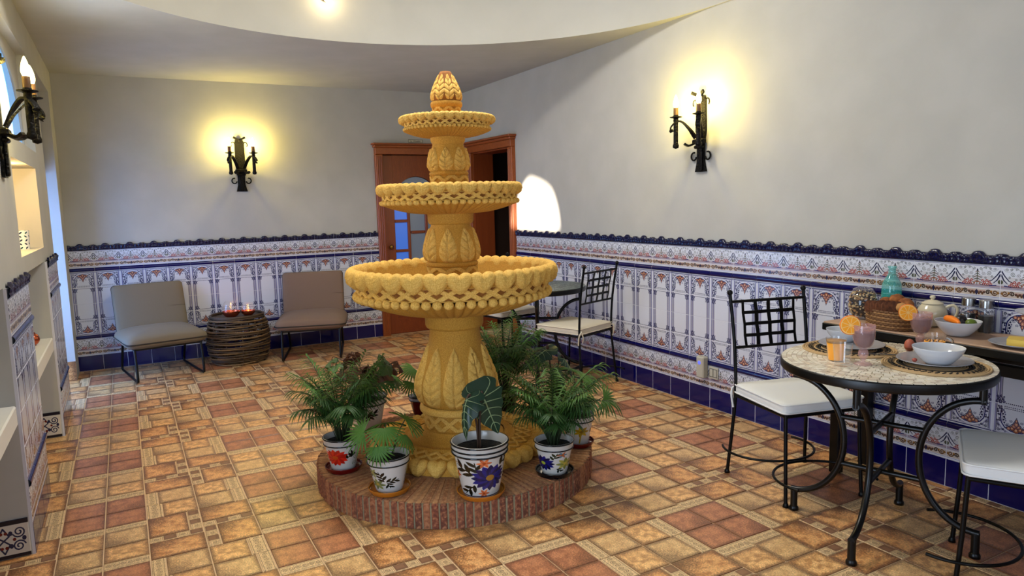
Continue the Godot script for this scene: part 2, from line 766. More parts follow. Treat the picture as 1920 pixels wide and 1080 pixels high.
	lit_pane("frosted_grey_pane", Color(0.42, 0.46, 0.52), 0.22)
	lit_pane("daylight_pane", Color(0.55, 0.74, 1.0), 1.6)
	glass("sun_pane", Color(0.98, 0.90, 0.55), 0.10)
	var cand := mat("socket_amber", Color(0.36, 0.25, 0.12), 0.5)
	cand.backlight_enabled = true
	cand.backlight = Color(0.3, 0.2, 0.08)


func lit_pane(called: String, c: Color, e: float) -> void:
	var m := mat(called, c, 0.3)
	m.emission_enabled = true
	m.emission = c
	m.emission_energy_multiplier = e


func leaf_mat(called: String, c: Color) -> void:
	var m := mat(called, c.linear_to_srgb(), 0.48, 0.0, 0.35)
	m.backlight_enabled = true
	m.backlight = Color(c.r * 2.2, c.g * 2.2, c.b * 1.6).linear_to_srgb() * 0.55


func wood_tex(a: Color, b: Color, sd: int) -> ImageTexture:
	var n := noise_image(256, 256, 0.02, sd + 40, 4)
	var f := noise_image(256, 256, 0.2, sd + 60, 2)
	var im := Image.create(256, 256, false, Image.FORMAT_RGB8)
	for y in 256:
		for x in 256:
			var g := n.get_pixel((x * 3) % 256, (y / 5) % 256).r * 0.7 + f.get_pixel((x * 2) % 256, (y / 10) % 256).r * 0.3
			var r := 0.5 + 0.5 * sin(g * 26.0)
			im.set_pixel(x, y, a.lerp(b, clampf(r * 0.5 + g * 0.6 - 0.1, 0, 1)))
	im.generate_mipmaps()
	return ImageTexture.create_from_image(im)


const W0 := Color(0.81, 0.82, 0.86)
const NAVY := Color(0.085, 0.10, 0.36)
const INK := Color(0.13, 0.14, 0.27)
const LILAC := Color(0.50, 0.50, 0.66)
const GREYB := Color(0.36, 0.37, 0.50)
const RUST := Color(0.56, 0.33, 0.24)
const ROSE := Color(0.64, 0.42, 0.38)
const OLIVE := Color(0.30, 0.31, 0.24)
const BROWN := Color(0.36, 0.25, 0.17)


func make_wall_tiles() -> void:
	# arch tile: a painted arch on two columns with a pendant
	var p := Pic.new(256, 184, W0)
	p.rect(0, 2, 256, 6, NAVY)
	p.rect(0, 12, 256, 2, LILAC)
	p.stroke([Vector2(11, 14), Vector2(11, 184)], 9, LILAC)
	p.stroke([Vector2(18, 14), Vector2(18, 184)], 5, INK)
	p.stroke([Vector2(24, 70), Vector2(60, 24), Vector2(104, 14)], 10, Color(0.60, 0.60, 0.72), 4)
	p.stroke([Vector2(42, 150), Vector2(40, 110), Vector2(46, 74), Vector2(66, 46), Vector2(98, 30), Vector2(128, 26)], 7, NAVY)
	p.stroke([Vector2(50, 150), Vector2(49, 112), Vector2(55, 80), Vector2(73, 54), Vector2(102, 38), Vector2(128, 34)], 3.5, GREYB)
	p.stroke([Vector2(32, 150), Vector2(30, 100), Vector2(34, 62), Vector2(52, 34), Vector2(88, 20)], 2, LILAC)
	for q in [[30, 40, 10], [48, 26, 8], [25, 66, 7], [70, 20, 6]]:
		p.spiral(q[0], q[1], q[2], 1.0, 1.3, 2.6, GREYB)
	for q in [[34, 26, 9], [58, 32, 7], [28, 54, 8], [24, 82, 6], [36, 84, 6], [28, 120, 6], [26, 136, 6]]:
		p.spiral(q[0], q[1], q[2], q[1] * 0.1, 1.4, 3.4, INK)
	for q in [[66, 100, 4], [70, 88, 4], [62, 140, 5], [56, 152, 5], [66, 126, 4], [90, 58, 4]]:
		p.dot(q[0], q[1], q[2], GREYB, q[2] * 1.4)
	for q in [[58, 92, 5], [60, 110, 6], [54, 128, 5], [64, 76, 4], [44, 142, 6], [78, 62, 4], [36, 120, 4], [34, 96, 4]]:
		p.dot(q[0], q[1], q[2], INK, q[2] * 1.25)
	for q in [[22, 150], [34, 160], [46, 158], [28, 172], [42, 172]]:
		p.dot(q[0], q[1], 6, INK, 7)
		p.dot(q[0] + 1, q[1], 2.2, LILAC)
	for q in [[128, 40, 17, 15], [106, 48, 13, 12], [88, 44, 10, 9], [117, 64, 11, 11], [128, 78, 11, 14], [128, 98, 6, 10]]:
		p.dot(q[0], q[1], q[2] + 3, INK, q[3] + 3)
		p.dot(q[0], q[1], q[2], RUST if q[2] > 11 else ROSE, q[3])
		p.dot(q[0], q[1] + 1, q[2] * 0.4, Color(0.84, 0.66, 0.52), q[3] * 0.5)
	p.stroke([Vector2(74, 46), Vector2(96, 64), Vector2(112, 82), Vector2(124, 108), Vector2(128, 120)], 4, INK, 2)
	p.spiral(80, 64, 11, 0.5, 1.3, 3, GREYB)
	p.spiral(100, 92, 9, 2.5, 1.3, 3, GREYB)
	for k in 13:
		for y in [165, 176]:
			p.dot(128 - 66 + k * 5.5 * 2, y, 3.4, INK)
	tmat("tile_arch", p.tex(), 0.16)
	# plain field between two painted columns
	p = Pic.new(256, 188, W0)
	for q in [[11, 9, LILAC], [18, 5, INK], [32, 13, Color(0.56, 0.54, 0.66)], [30, 4, GREYB], [42, 5, INK]]:
		p.stroke([Vector2(q[0], 0), Vector2(q[0], 188)], q[1], q[2])
	for q in [[16, 8, 8], [34, 10, 9], [54, 12, 8], [28, 24, 9], [48, 28, 8], [20, 40, 7], [38, 44, 7], [54, 42, 5]]:
		p.dot(q[0], q[1], q[2], INK, q[2] * 1.1)
		p.dot(q[0] + 1, q[1] + 1, q[2] * 0.4, LILAC)
	p.spiral(58, 14, 9, 2.0, 1.2, 2.5, GREYB)
	for k in 12:
		p.dot(128 - 60 + k * 11, 5, 3.2, INK)
	tmat("tile_field", p.tex(), 0.16)
	# frieze
	p = Pic.new(256, 200, W0)
	p.rect(0, 1, 256, 3, LILAC)
	p.rect(0, 132, 256, 3, GREYB)
	p.rect(0, 138, 256, 2, ROSE)
	p.rect(0, 190, 256, 3, LILAC)
	p.rect(0, 118, 256, 13, Color(0.60, 0.53, 0.58))
	p.rect(0, 64, 256, 54, Color(0.76, 0.75, 0.78))
	p.rect(0, 146, 256, 40, Color(0.74, 0.69, 0.65))
	for r in 5:
		p.stroke([Vector2(128, 34 + r * 16), Vector2(128 + 12 + r * 6, 46 + r * 16)], 8, Color(0.40, 0.40, 0.40) if r % 2 else Color(0.47, 0.40, 0.38), 3)
	p.stroke([Vector2(128, 26), Vector2(128, 120)], 4, OLIVE)
	p.leaf(128, 36, -PI / 2, 14, 9, INK)
	for q in [[112, 112], [122, 102]]:
		p.dot(q[0], q[1], 6, RUST, 5)
	p.stroke([Vector2(0, 30), Vector2(18, 58), Vector2(44, 88), Vector2(70, 96)], 8, INK, 3)
	p.stroke([Vector2(0, 52), Vector2(14, 84), Vector2(34, 104)], 9, INK, 4)
	p.stroke([Vector2(0, 40), Vector2(16, 70), Vector2(44, 98), Vector2(70, 104)], 3, W0)
	p.dot(2, 96, 9, OLIVE, 12)
	p.sweep(76, 30, 26, 22, 200, 380, 4, Color(0.60, 0.60, 0.62))
	p.spiral(62, 44, 14, 0.5, 1.4, 4, Color(0.50, 0.51, 0.52))
	p.spiral(94, 52, 11, 2.5, 1.3, 3.5, Color(0.56, 0.55, 0.58))
	p.sweep(36, 10, 26, 22, 20, 160, 3, Color(0.62, 0.62, 0.66))
	for q in [[58, 100], [72, 92], [84, 104], [96, 94], [66, 114], [90, 116], [48, 114], [78, 116]]:
		for a in 5:
			p.dot(q[0] + 5 * cos(a * TAU / 5), q[1] + 5 * sin(a * TAU / 5), 4, ROSE if a % 2 else Color(0.58, 0.26, 0.26))
		p.dot(q[0], q[1], 2.4, W0)
	for q in [[30, 20, 9], [52, 16, 8], [84, 14, 8], [108, 22, 8], [44, 66, 7], [82, 76, 7], [104, 74, 8]]:
		p.spiral(q[0], q[1], q[2], q[0] * 0.1, 1.3, 3.2, Color(0.47, 0.48, 0.50))
	p.stroke([Vector2(20, 118), Vector2(56, 122)], 6, NAVY)
	p.stroke([Vector2(62, 122), Vector2(110, 120)], 5, Color(0.33, 0.26, 0.30))
	p.spiral(24, 164, 18, 0.0, 1.4, 7, BROWN)
	p.spiral(62, 164, 15, 3.0, 1.3, 7, Color(0.22, 0.18, 0.16))
	p.dot(8, 164, 8, Color(0.50, 0.36, 0.20))
	p.dot(44, 158, 6, Color(0.55, 0.38, 0.18))
	for k in 5:
		p.dot(84 + k * 10, 164 + 8 * (k % 2), 7, BROWN if k % 2 else Color(0.30, 0.22, 0.20), 9)
		p.dot(84 + k * 10, 158, 3, ROSE)
	p.leaf(128, 182, -PI / 2, 34, 15, INK)
	tmat("tile_frieze", p.tex(), 0.2)
	# scroll tile low on the recess ends
	p = Pic.new(256, 220, Color(0.80, 0.78, 0.74))
	p.rect(0, 0, 256, 24, Color(0.05, 0.05, 0.13))
	p.rect(0, 200, 256, 20, Color(0.05, 0.05, 0.13))
	p.spiral(48, 70, 34, 0.4, 1.6, 8, INK)
	p.spiral(52, 154, 34, 3.4, 1.6, 8, INK)
	p.stroke([Vector2(128, 40), Vector2(100, 90), Vector2(128, 112), Vector2(98, 140), Vector2(128, 190)], 9, INK)
	for q in [[92, 74], [92, 150], [24, 112]]:
		p.dot(q[0], q[1], 11, INK, 14)
	for q in [[116, 70], [116, 156], [74, 112]]:
		p.dot(q[0], q[1], 9, Color(0.40, 0.10, 0.08))
	tmat("tile_scroll", p.tex(), 0.25)
	mat("tile_blue", Color(0.018, 0.024, 0.30), 0.12)
	tmat("tile_blue_relief", noise_tex(0.06, 55, [[0.3, Color(0.022, 0.027, 0.15)], [0.72, Color(0.05, 0.06, 0.24)], [0.9, Color(0.20, 0.21, 0.38)]], 128), 0.2, 8.0)


func cloudy(called: String, a: Color, b: Color, edge: Color, sd: int, corner: int) -> void:
	# one pressed floor tile face: clouded colour, darker rubbed edges and one smoked corner (its print)
	var s := 160
	var n := noise_image(s, s, 0.016, sd, 4)
	var f := noise_image(s, s, 0.11, sd + 9, 4)
	var im := Image.create(s, s, false, Image.FORMAT_RGB8)
	for y in s:
		for x in s:
			var g := clampf((n.get_pixel(x, y).r - 0.5) * 2.3 + 0.5, 0, 1)
			var c := a.lerp(b, g)
			var d := minf(minf(x, s - x), minf(y, s - y)) / float(s)
			var k := (1.0 - smoothstep(0.0, 0.14, d + 0.09 * (f.get_pixel(x, y).r - 0.5))) * 0.72
			if corner >= 0:
				var cx := float(s) if corner & 1 else 0.0
				var cy := float(s) if corner & 2 else 0.0
				k = maxf(k, (1.0 - smoothstep(0.1, 0.75, Vector2(x - cx, y - cy).length() / s + 0.4 * (f.get_pixel(x, y).r - 0.5))) * 0.75)
			c = c.lerp(edge, k) * 1.22 * (0.80 + 0.40 * f.get_pixel(x, y).r)
			im.set_pixel(x, y, c)
	im.generate_mipmaps()
	var m := tmat(called, ImageTexture.create_from_image(im), 0.34)
	m.metallic_specular = 0.5


func make_floor_tiles() -> void:
	var dk := Color(0.30, 0.195, 0.125)
	for k in 2:
		cloudy("floor_red_%d" % k, Color(0.61, 0.41, 0.28), Color(0.52, 0.335, 0.23), Color(0.35, 0.22, 0.15), 70 + k, 3 if k else -1)
		cloudy("floor_orange_%d" % k, Color(0.56, 0.375, 0.215), Color(0.70, 0.52, 0.325), dk, 75 + k, k)
		cloudy("floor_yellow_%d" % k, Color(0.75, 0.59, 0.385), Color(0.59, 0.43, 0.265), Color(0.38, 0.27, 0.175), 80 + k, -1)
		cloudy("floor_olive_%d" % k, Color(0.62, 0.485, 0.325), Color(0.70, 0.575, 0.395), Color(0.36, 0.265, 0.18), 85 + k, -1 if k else 2)
	# stamped border strips
	var strips := [["floor_strip_long", 0], ["floor_strip_blocks", 1]]
	for q in strips:
		var bg := Color(0.72, 0.61, 0.45)
		var p := Pic.new(256, 72, bg)
		p.mirror = false
		var n := noise_image(256, 72, 0.06, 90 + int(q[1]), 3)
		for y in 72:
			for x in 256:
				p.im.set_pixel(x, y, bg * 1.15 * (0.82 + 0.36 * n.get_pixel(x, y).r))
		var ink := Color(0.46, 0.355, 0.24)
		if q[1] == 0:
			p.rect(0, 5, 256, 3, ink)
			p.rect(0, 64, 256, 3, ink)
			for k in 6:
				p.spiral(22 + k * 42, 36, 17, 0.0 if k % 2 else PI, 1.6, 4, ink)
				p.stroke([Vector2(42 + k * 42, 16), Vector2(42 + k * 42, 56)], 3, ink)
		else:
			for k in 4:
				var x := k * 64
				if k % 2 == 1:
					p.rect(x, 2, 62, 68, Color(0.47, 0.325, 0.22))
					p.rect(x + 8, 10, 40, 40, Color(0.53, 0.375, 0.26))
				else:
					for r in [4, 12]:
						p.stroke([Vector2(x + r, r), Vector2(x + 62 - r, r), Vector2(x + 62 - r, 70 - r), Vector2(x + r, 70 - r), Vector2(x + r, r)], 2.6, ink)
					p.spiral(x + 31, 36, 15, 0.6, 1.7, 4, ink)
		tmat(q[0], p.tex(), 0.45)

# ---------------------------------------------------------------- floor
func slab(w: float, h: float, t: float, bev: float) -> MB:   # front face towards +z, lower left corner at the origin
	var b := MB.new()
	var z := t
	var i := bev
	var f := [Vector3(i, i, z), Vector3(w - i, i, z), Vector3(w - i, h - i, z), Vector3(i, h - i, z)]
	var o := [Vector3(0, 0, z - i), Vector3(w, 0, z - i), Vector3(w, h, z - i), Vector3(0, h, z - i)]
	var g := [Vector3(0, 0, 0), Vector3(w, 0, 0), Vector3(w, h, 0), Vector3(0, h, 0)]
	var us := [Vector2(0, 1), Vector2(1, 1), Vector2(1, 0), Vector2(0, 0)]
	b.quad(f[0], f[1], f[2], f[3], us[0], us[1], us[2], us[3])
	for k in 4:
		var q := (k + 1) % 4
		b.quad(o[k], o[q], f[q], f[k], us[k], us[q], us[q], us[k])
		b.quad(g[k], g[q], o[q], o[k], us[k], us[q], us[q], us[k])
	return b


func build_floor() -> void:
	var root := structure("floor")
	var base := MB.new()
	base.box(Vector3((XL + XR) / 2 + 0.0, -0.064, (ZB + ZF) / 2), Vector3(XR - XL + 2.4, 0.12, ZF - ZB + 1.4))
	part("bed", base.mesh(), M.floor_grout, root)
	# pressed tiles of 0.398 m in pinwheels of four, each face divided into four fields and three stamped strips
	var T := 0.398
	var g := 0.0028
	var pieces := []
	var ox := 1.807
	var oz := -2.624
	for ix in range(-7, 6):
		for iz in range(-7, 7):
			for q in 4:
				var c := Vector2(ox + ix * 2 * T, oz + iz * 2 * T)
				var s := 0.2245
				var w := 0.056
				var k := 1 if (ix * 7 + iz * 5 + q * 3) % 3 == 0 else 0
				# (u0, v0, u1, v1, material) with u, v measured from the centre of the pinwheel
				var list := [
					[s, s, T, T, "floor_red_%d" % k], [0, w, s, s, "floor_orange_%d" % k], [0, 0, s, w, "floor_strip_blocks"],
					[s, 0, T, s - w - 0.014, "floor_yellow_%d" % k], [s, s - w - 0.014, T, s, "floor_strip_long"],
					[0, s, s - w, T, "floor_olive_%d" % k], [s - w, s, s, T, "floor_strip_long"]]
				for d in list:
					# the first tile lies towards -x and +z; the others follow by quarter turns
					var a := Vector2(-d[0], d[1])
					var b := Vector2(-d[2], d[3])
					for r in q:
						a = Vector2(-a.y, a.x)
						b = Vector2(-b.y, b.x)
					var lo := c + a.min(b)
					var hi := c + a.max(b)
					pieces.append([lo, hi, d[4], q])
	var room := Rect2(XL - 0.42, ZB + 0.012, XR - XL + 0.41, ZF - ZB - 0.02)
	var shown := []
	for p in pieces:
		var lo: Vector2 = (p[0] + Vector2(g, g)).max(room.position)
		var hi: Vector2 = (p[1] - Vector2(g, g)).min(room.end)
		if hi.x - lo.x < 0.012 or hi.y - lo.y < 0.012:
			continue
		var m := (lo + hi) / 2
		if Vector2(m.x - 1.506, m.y + 3.453).length() < 0.6:
			continue
		var big := 0.0
		var at := cam.transform.affine_inverse() * Vector3(m.x, 0, m.y)
		if at.z < -0.3:
			var f := 1328.6 / -at.z
			var px := Vector2(at.x * f, -at.y * f)
			if absf(px.x) < 990 and absf(px.y) < 560 and m.x > XL:
				big = (hi.x - lo.x) * (hi.y - lo.y) / pow(-at.z, 3.0)
		shown.append([big, lo, hi, p[2], p[3]])
	shown.sort_custom(func(a, b): return a[0] > b[0])
	var rest := {}
	for n in shown.size():
		var s = shown[n]
		var sz: Vector2 = s[2] - s[1]
		var b := MB.new()
		var along: bool = String(s[3]).contains("strip") and sz.y > sz.x
		if along:
			b.t = Transform3D(Basis(Vector3(0, 0, -1), Vector3(-1, 0, 0), Vector3(0, 1, 0)), Vector3(s[2].x, -0.006, s[2].y))
			b.append(_moved(slab(sz.y, sz.x, 0.006, 0.0013), b.t))
		else:
			var bt := Transform3D(Basis(Vector3(1, 0, 0), Vector3(0, 0, -1), Vector3(0, 1, 0)), Vector3(s[1].x, -0.006, s[2].y))
			b.append(_moved(slab(sz.x, sz.y, 0.006, 0.0013), bt))
		if n < 298:
			part("floor_tile", b.mesh(), M[s[3]], root)
		else:
			if not rest.has(s[3]):
				rest[s[3]] = MB.new()
			rest[s[3]].append(b)
	var list := []
	for k in rest:
		list.append([rest[k], M[k]])
	var o := part("floor_tiles", several(list), null, root)
	o.set_meta("kind", "stuff")


func _moved(b: MB, t: Transform3D) -> MB:
	for k in b.v.size():
		b.v[k] = t * b.v[k]
		b.n[k] = t.basis * b.n[k]
	return b


# ---------------------------------------------------------------- tiled dado
# rows: name, bottom, top, material, flip
const ROWS := [["base", 0.0, 0.14, "tile_blue", false], ["frieze", 0.14, 0.295, "tile_frieze", false], ["strip", 0.295, 0.331, "tile_blue", false],
	["arch", 0.331, 0.473, "tile_arch", true], ["field", 0.473, 0.62, "tile_field", true], ["field", 0.62, 0.766, "tile_field", false],
	["arch", 0.766, 0.912, "tile_arch", false], ["strip", 0.912, 0.948, "tile_blue", false], ["frieze", 0.948, 1.103, "tile_frieze", false], ["cap", 1.103, 1.166, "tile_blue_relief", false]]
var tile_cache := {}


func tile_mesh(row: Array, w: float) -> ArrayMesh:
	var key := "%s %.3f %.3f %s" % [row[0], w, row[2] - row[1], row[4]]
	if tile_cache.has(key):
		return tile_cache[key]
	var g := 0.0014
	var h: float = row[2] - row[1]
	var b := MB.new()
	if row[0] == "strip":   # half-round listel
		var rows := []
		for k in 9:
			var a := lerpf(-PI / 2, PI / 2, k / 8.0)
			rows.append(PackedVector3Array([Vector3(g, h / 2 + (h / 2 - g) * sin(a), 0.006 + 0.013 * cos(a)), Vector3(w - g, h / 2 + (h / 2 - g) * sin(a), 0.006 + 0.013 * cos(a))]))
		b.grid(rows)
		b.box(Vector3(w / 2, h / 2, 0.004), Vector3(w - 2 * g, h - 2 * g, 0.006))
	elif row[0] == "cap":   # moulded crest with one large and two half scallops
		var nx := 28
		var rows := []
		for j in 8:
			var pr := PackedVector3Array()
			for i in nx + 1:
				var x := lerpf(g, w - g, float(i) / nx)
				var s := x / w
				var crest := h * 0.70 + h * 0.30 * maxf(0.0, 1.0 - pow((s - 0.5) / 0.145, 2.0)) ** 0.5 + h * 0.15 * (maxf(0.0, 1.0 - pow(s / 0.14, 2.0)) ** 0.5 + maxf(0.0, 1.0 - pow((1.0 - s) / 0.14, 2.0)) ** 0.5)
				var f: float = [0.0, 0.0, 0.18, 0.34, 0.6, 0.82, 1.0, 1.0][j]
				var z: float = [0.004, 0.012, 0.020, 0.015, 0.019, 0.022, 0.014, 0.003][j]
				if j > 2 and j < 7:
					z += 0.003 * sin(s * TAU * 7.0) * (1.0 if absf(s - 0.5) > 0.16 else 0.3)
				pr.append(Vector3(x, g + (crest - g) * f, z))
			rows.append(pr)
		b.grid(rows, false, Vector2(0, 1), Vector2(1, 0))
	else:
		b = slab(w - 2 * g, h - 2 * g, 0.009, 0.0015)
		for k in b.v.size():
			b.v[k] += Vector3(g, g, 0)
			if row[4]:
				b.uv[k].y = 1.0 - b.uv[k].y
			if w < 0.19:
				b.uv[k].x *= w / 0.2
	tile_cache[key] = b.mesh()
	return tile_cache[key]


# a run of columns; org = lower left corner of the first column as seen from the room, turn about y
func dado(root: Node3D, org: Vector3, turn: float, cols: int, last_w := 0.0, top_row := 10, single_cols := 9999) -> void:
	var bas := Basis(Vector3.UP, turn)
	var g := MB.new()
	var total := cols * TILE_W + last_w
	g.t = Transform3D(bas, org)
	g.box(Vector3(total / 2, ROWS[top_row - 1][1] / 2 + 0.02, 0.0058), Vector3(total, ROWS[top_row - 1][1] + 0.04, 0.0116))
	part("grout", g.mesh(), M.grout, root)
	var rest := {}
	for i in cols + (1 if last_w > 0.02 else 0):
		var w := TILE_W if i < cols else last_w
		for r in top_row:
			var row: Array = ROWS[r]
			var at := org + bas * Vector3(i * TILE_W, row[1], 0.004)
			if i < single_cols:
				part("cap_tile" if row[0] == "cap" else "listel" if row[0] == "strip" else "wall_tile", tile_mesh(row, w), M[row[3]], root, at, turn)
			else:
				if not rest.has(row[3]):
					rest[row[3]] = MB.new()
				var src: ArrayMesh = tile_mesh(row, w)
				var a := src.surface_get_arrays(0)
				var b := MB.new()
				b.v = a[Mesh.ARRAY_VERTEX]
				b.n = a[Mesh.ARRAY_NORMAL]
				b.uv = a[Mesh.ARRAY_TEX_UV]
				b.c = a[Mesh.ARRAY_COLOR]
				b.ix = a[Mesh.ARRAY_INDEX]
				rest[row[3]].append(_moved(b, Transform3D(bas, at)))
	if rest.size():
		var list := []
		for k in rest:
			list.append([rest[k], M[k]])
		part("wall_tiles", several(list), null, root).set_meta("kind", "stuff")


func build_walls() -> void:
	var top := DH + 0.1
	# back wall with the opening of door 1 (x 2.50 to 3.34, to 2.02)
	var back := structure("wall_back")
	var b := MB.new()
	b.box(Vector3((XL - 0.6 + 2.52) / 2, HC / 2 + 0.1, ZB - 0.1), Vector3(2.52 - XL + 0.6, HC + 0.2, 0.2))
	b.box(Vector3((3.32 + 3.66) / 2, HC / 2 + 0.1, ZB - 0.1), Vector3(3.66 - 3.32, HC + 0.2, 0.2))
	b.box(Vector3(2.92, (2.03 + HC + 0.2) / 2, ZB - 0.1), Vector3(0.8, HC + 0.2 - 2.03, 0.2))
	part("plaster", b.mesh(), M.plaster, back)
	dado(back, Vector3(-0.4529, 0, ZB), 0.0, 14, 0.105)
	# right wall with the opening of door 2 (z -7.16 to -6.30, to 2.0)
	var right := structure("wall_right")
	b = MB.new()
	b.box(Vector3(XR + 0.1, top / 2, (-6.30 + ZF + 0.2) / 2), Vector3(0.2, top, ZF + 0.2 + 6.30))
	b.box(Vector3(XR + 0.1, top / 2, (-7.16 + ZB - 0.2) / 2), Vector3(0.2, top, -7.16 - ZB + 0.2))
	b.box(Vector3(XR + 0.1, (2.0 + top) / 2, -6.73), Vector3(0.2, top - 2.0, 0.86))
	part("plaster", b.mesh(), M.plaster, right)
	# columns hang on the grid z = -4.728 + 0.2 i
	dado(right, Vector3(XR, 0, -6.128 - 0.085), -PI / 2, 0, 0.085)
	dado(right, Vector3(XR, 0, -6.128), -PI / 2, 38, 0.0, 10, 27)
	# wall behind the camera, with an unseen window added for soft fill
	var front := structure("wall_front")
	b = MB.new()
	b.box(Vector3(-0.60, HC / 2 + 0.1, ZF + 0.1), Vector3(0.7, HC + 0.2, 0.2))
	b.box(Vector3(2.85, HC / 2 + 0.1, ZF + 0.1), Vector3(2.2, HC + 0.2, 0.2))
	b.box(Vector3(0.75, 0.375, ZF + 0.1), Vector3(2.0, 0.75, 0.2))
	b.box(Vector3(0.75, 2.56, ZF + 0.1), Vector3(2.0, 0.62, 0.2))
	part("plaster", b.mesh(), M.plaster, front)
	var win := structure("added_window_2")  # unseen window, placed and sized as soft fill
	b = MB.new()
	for q in [[0.75, 0.78, 2.0, 0.06], [0.75, 2.22, 2.0, 0.06], [-0.22, 1.5, 0.06, 1.5], [1.72, 1.5, 0.06, 1.5], [0.75, 1.5, 0.06, 1.5]]:
		b.box(Vector3(q[0], q[1], ZF + 0.1), Vector3(q[2], q[3], 0.06), 0.006)
	part("window_frame", b.mesh(), M.white_paint, win)
	for x in [0.265, 1.235]:
		b = MB.new()
		b.box(Vector3(x, 1.5, ZF + 0.1), Vector3(0.91, 1.38, 0.006))
		part("pane", b.mesh(), M.pane_glass, win)
	build_left_wall(top)


func build_left_wall(top: float) -> void:
	var left := structure("wall_left")
	var th := 0.42
	var x := XL - th / 2
	var b := MB.new()
	var seg := func(z0: float, z1: float, y0: float, y1: float, t0 := 0.0, t1 := 0.42) -> void:
		b.box(Vector3(XL - (t0 + t1) / 2, (y0 + y1) / 2, (z0 + z1) / 2), Vector3(t1 - t0, y1 - y0, z1 - z0))
	# lower band up to 1.148: piers and open recesses
	seg.call(-4.27, -3.53, 0.0, 1.148)          # first pier
	seg.call(-6.10, -5.36, 0.0, 1.148)          # second pier
	seg.call(-7.70, -7.12, 0.0, top)            # behind the doorway
	seg.call(-2.40, -1.80, 0.0, top)            # towards the camera, with a glazed garden door
	seg.call(-0.50, ZF + 0.2, 0.0, top)
	seg.call(-1.80, -0.50, 1.90, top)
	seg.call(-5.36, -4.27, 0.0, 1.148, 0.36)    # backs of the recesses
	seg.call(-3.53, -2.40, 0.0, 1.148, 0.36)
	# band of niches 1.148 to 1.80
	seg.call(-6.10, -5.40, 1.148, 1.84)
	seg.call(-5.40, -4.245, 1.148, 1.235)
	seg.call(-5.40, -4.245, 1.73, 1.84)
	seg.call(-5.40, -4.245, 1.235, 1.73, 0.30)
	seg.call(-4.245, -2.40, 1.148, 1.84)
	# band of the arched windows
	seg.call(-6.10, -5.56, 1.84, top)
	seg.call(-4.10, -2.40, 1.84, top)
	seg.call(-5.56, -4.10, 2.45, top)
	# head of the doorway, set back below a deep soffit
	seg.call(-7.12, -6.10, 2.45, top)
	seg.call(-7.12, -6.10, 1.775, 2.45, 0.10)
	part("plaster", b.mesh(), M.plaster, left)
	# spandrel with the elliptical arch
	var pl := PackedVector2Array([Vector2(-5.56, 1.84)])
	for k in 25:
		var a := lerpf(PI, 0.0, k / 24.0)
		pl.append(Vector2(-4.83 + 0.71 * cos(a), 1.84 + 0.53 * sin(a)))
	pl.append(Vector2(-4.10, 1.84))
	pl.append(Vector2(-4.10, 2.45))
	pl.append(Vector2(-5.56, 2.45))
	var sp := MB.new()
	sp.t = Transform3D(Basis(Vector3(0, 0, 1), Vector3(0, 1, 0), Vector3(-1, 0, 0)), Vector3(XL, 0, 0))
	sp.prism(pl, 0.055, 0.40)
	part("arch_spandrel", sp.mesh(), M.plaster, left)
	# tiled fronts of the piers, seen from the room: left = far
	dado(left, Vector3(XL, 0, -3.53), PI / 2, 3, 0.14)
	dado(left, Vector3(XL, 0, -5.36), PI / 2, 3, 0.14)
	# scroll tiles low on the ends that face the camera
	for z in [-3.53, -5.36]:
		for k in 2:
			part("scroll_tile", slab(0.18, 0.165, 0.009, 0.0015).mesh(), M.tile_scroll, left, Vector3(XL - 0.184 - k * 0.184, 0.004, z - 0.001))
	var gd := structure("door_3")
	var fb := MB.new()
	for q in [[-1.77, 0.95, 1.9, 0.06], [-0.53, 0.95, 1.9, 0.06], [-1.15, 0.95, 1.9, 0.06]]:
		fb.box(Vector3(XL - 0.2, q[1], q[0]), Vector3(0.06, q[2], q[3]), 0.006)
	for y in [0.04, 1.86]:
		fb.box(Vector3(XL - 0.2, y, -1.15), Vector3(0.06, 0.08, 1.2), 0.006)
	part("door_frame", fb.mesh(), M.white_paint, gd)
	for z in [-1.46, -0.84]:
		fb = MB.new()
		fb.box(Vector3(XL - 0.2, 0.95, z), Vector3(0.006, 1.76, 0.57))
		part("pane", fb.mesh(), M.pane_glass, gd)
	# shelves in the recesses
	for z in [[-5.36, -4.27], [-3.53, -2.40]]:
		var s := MB.new()
		s.box(Vector3(XL - 0.18, 0.613, (z[0] + z[1]) / 2), Vector3(0.36, 0.085, z[1] - z[0] - 0.002), 0.006)
		part("shelf", s.mesh(), M.white_paint, left)


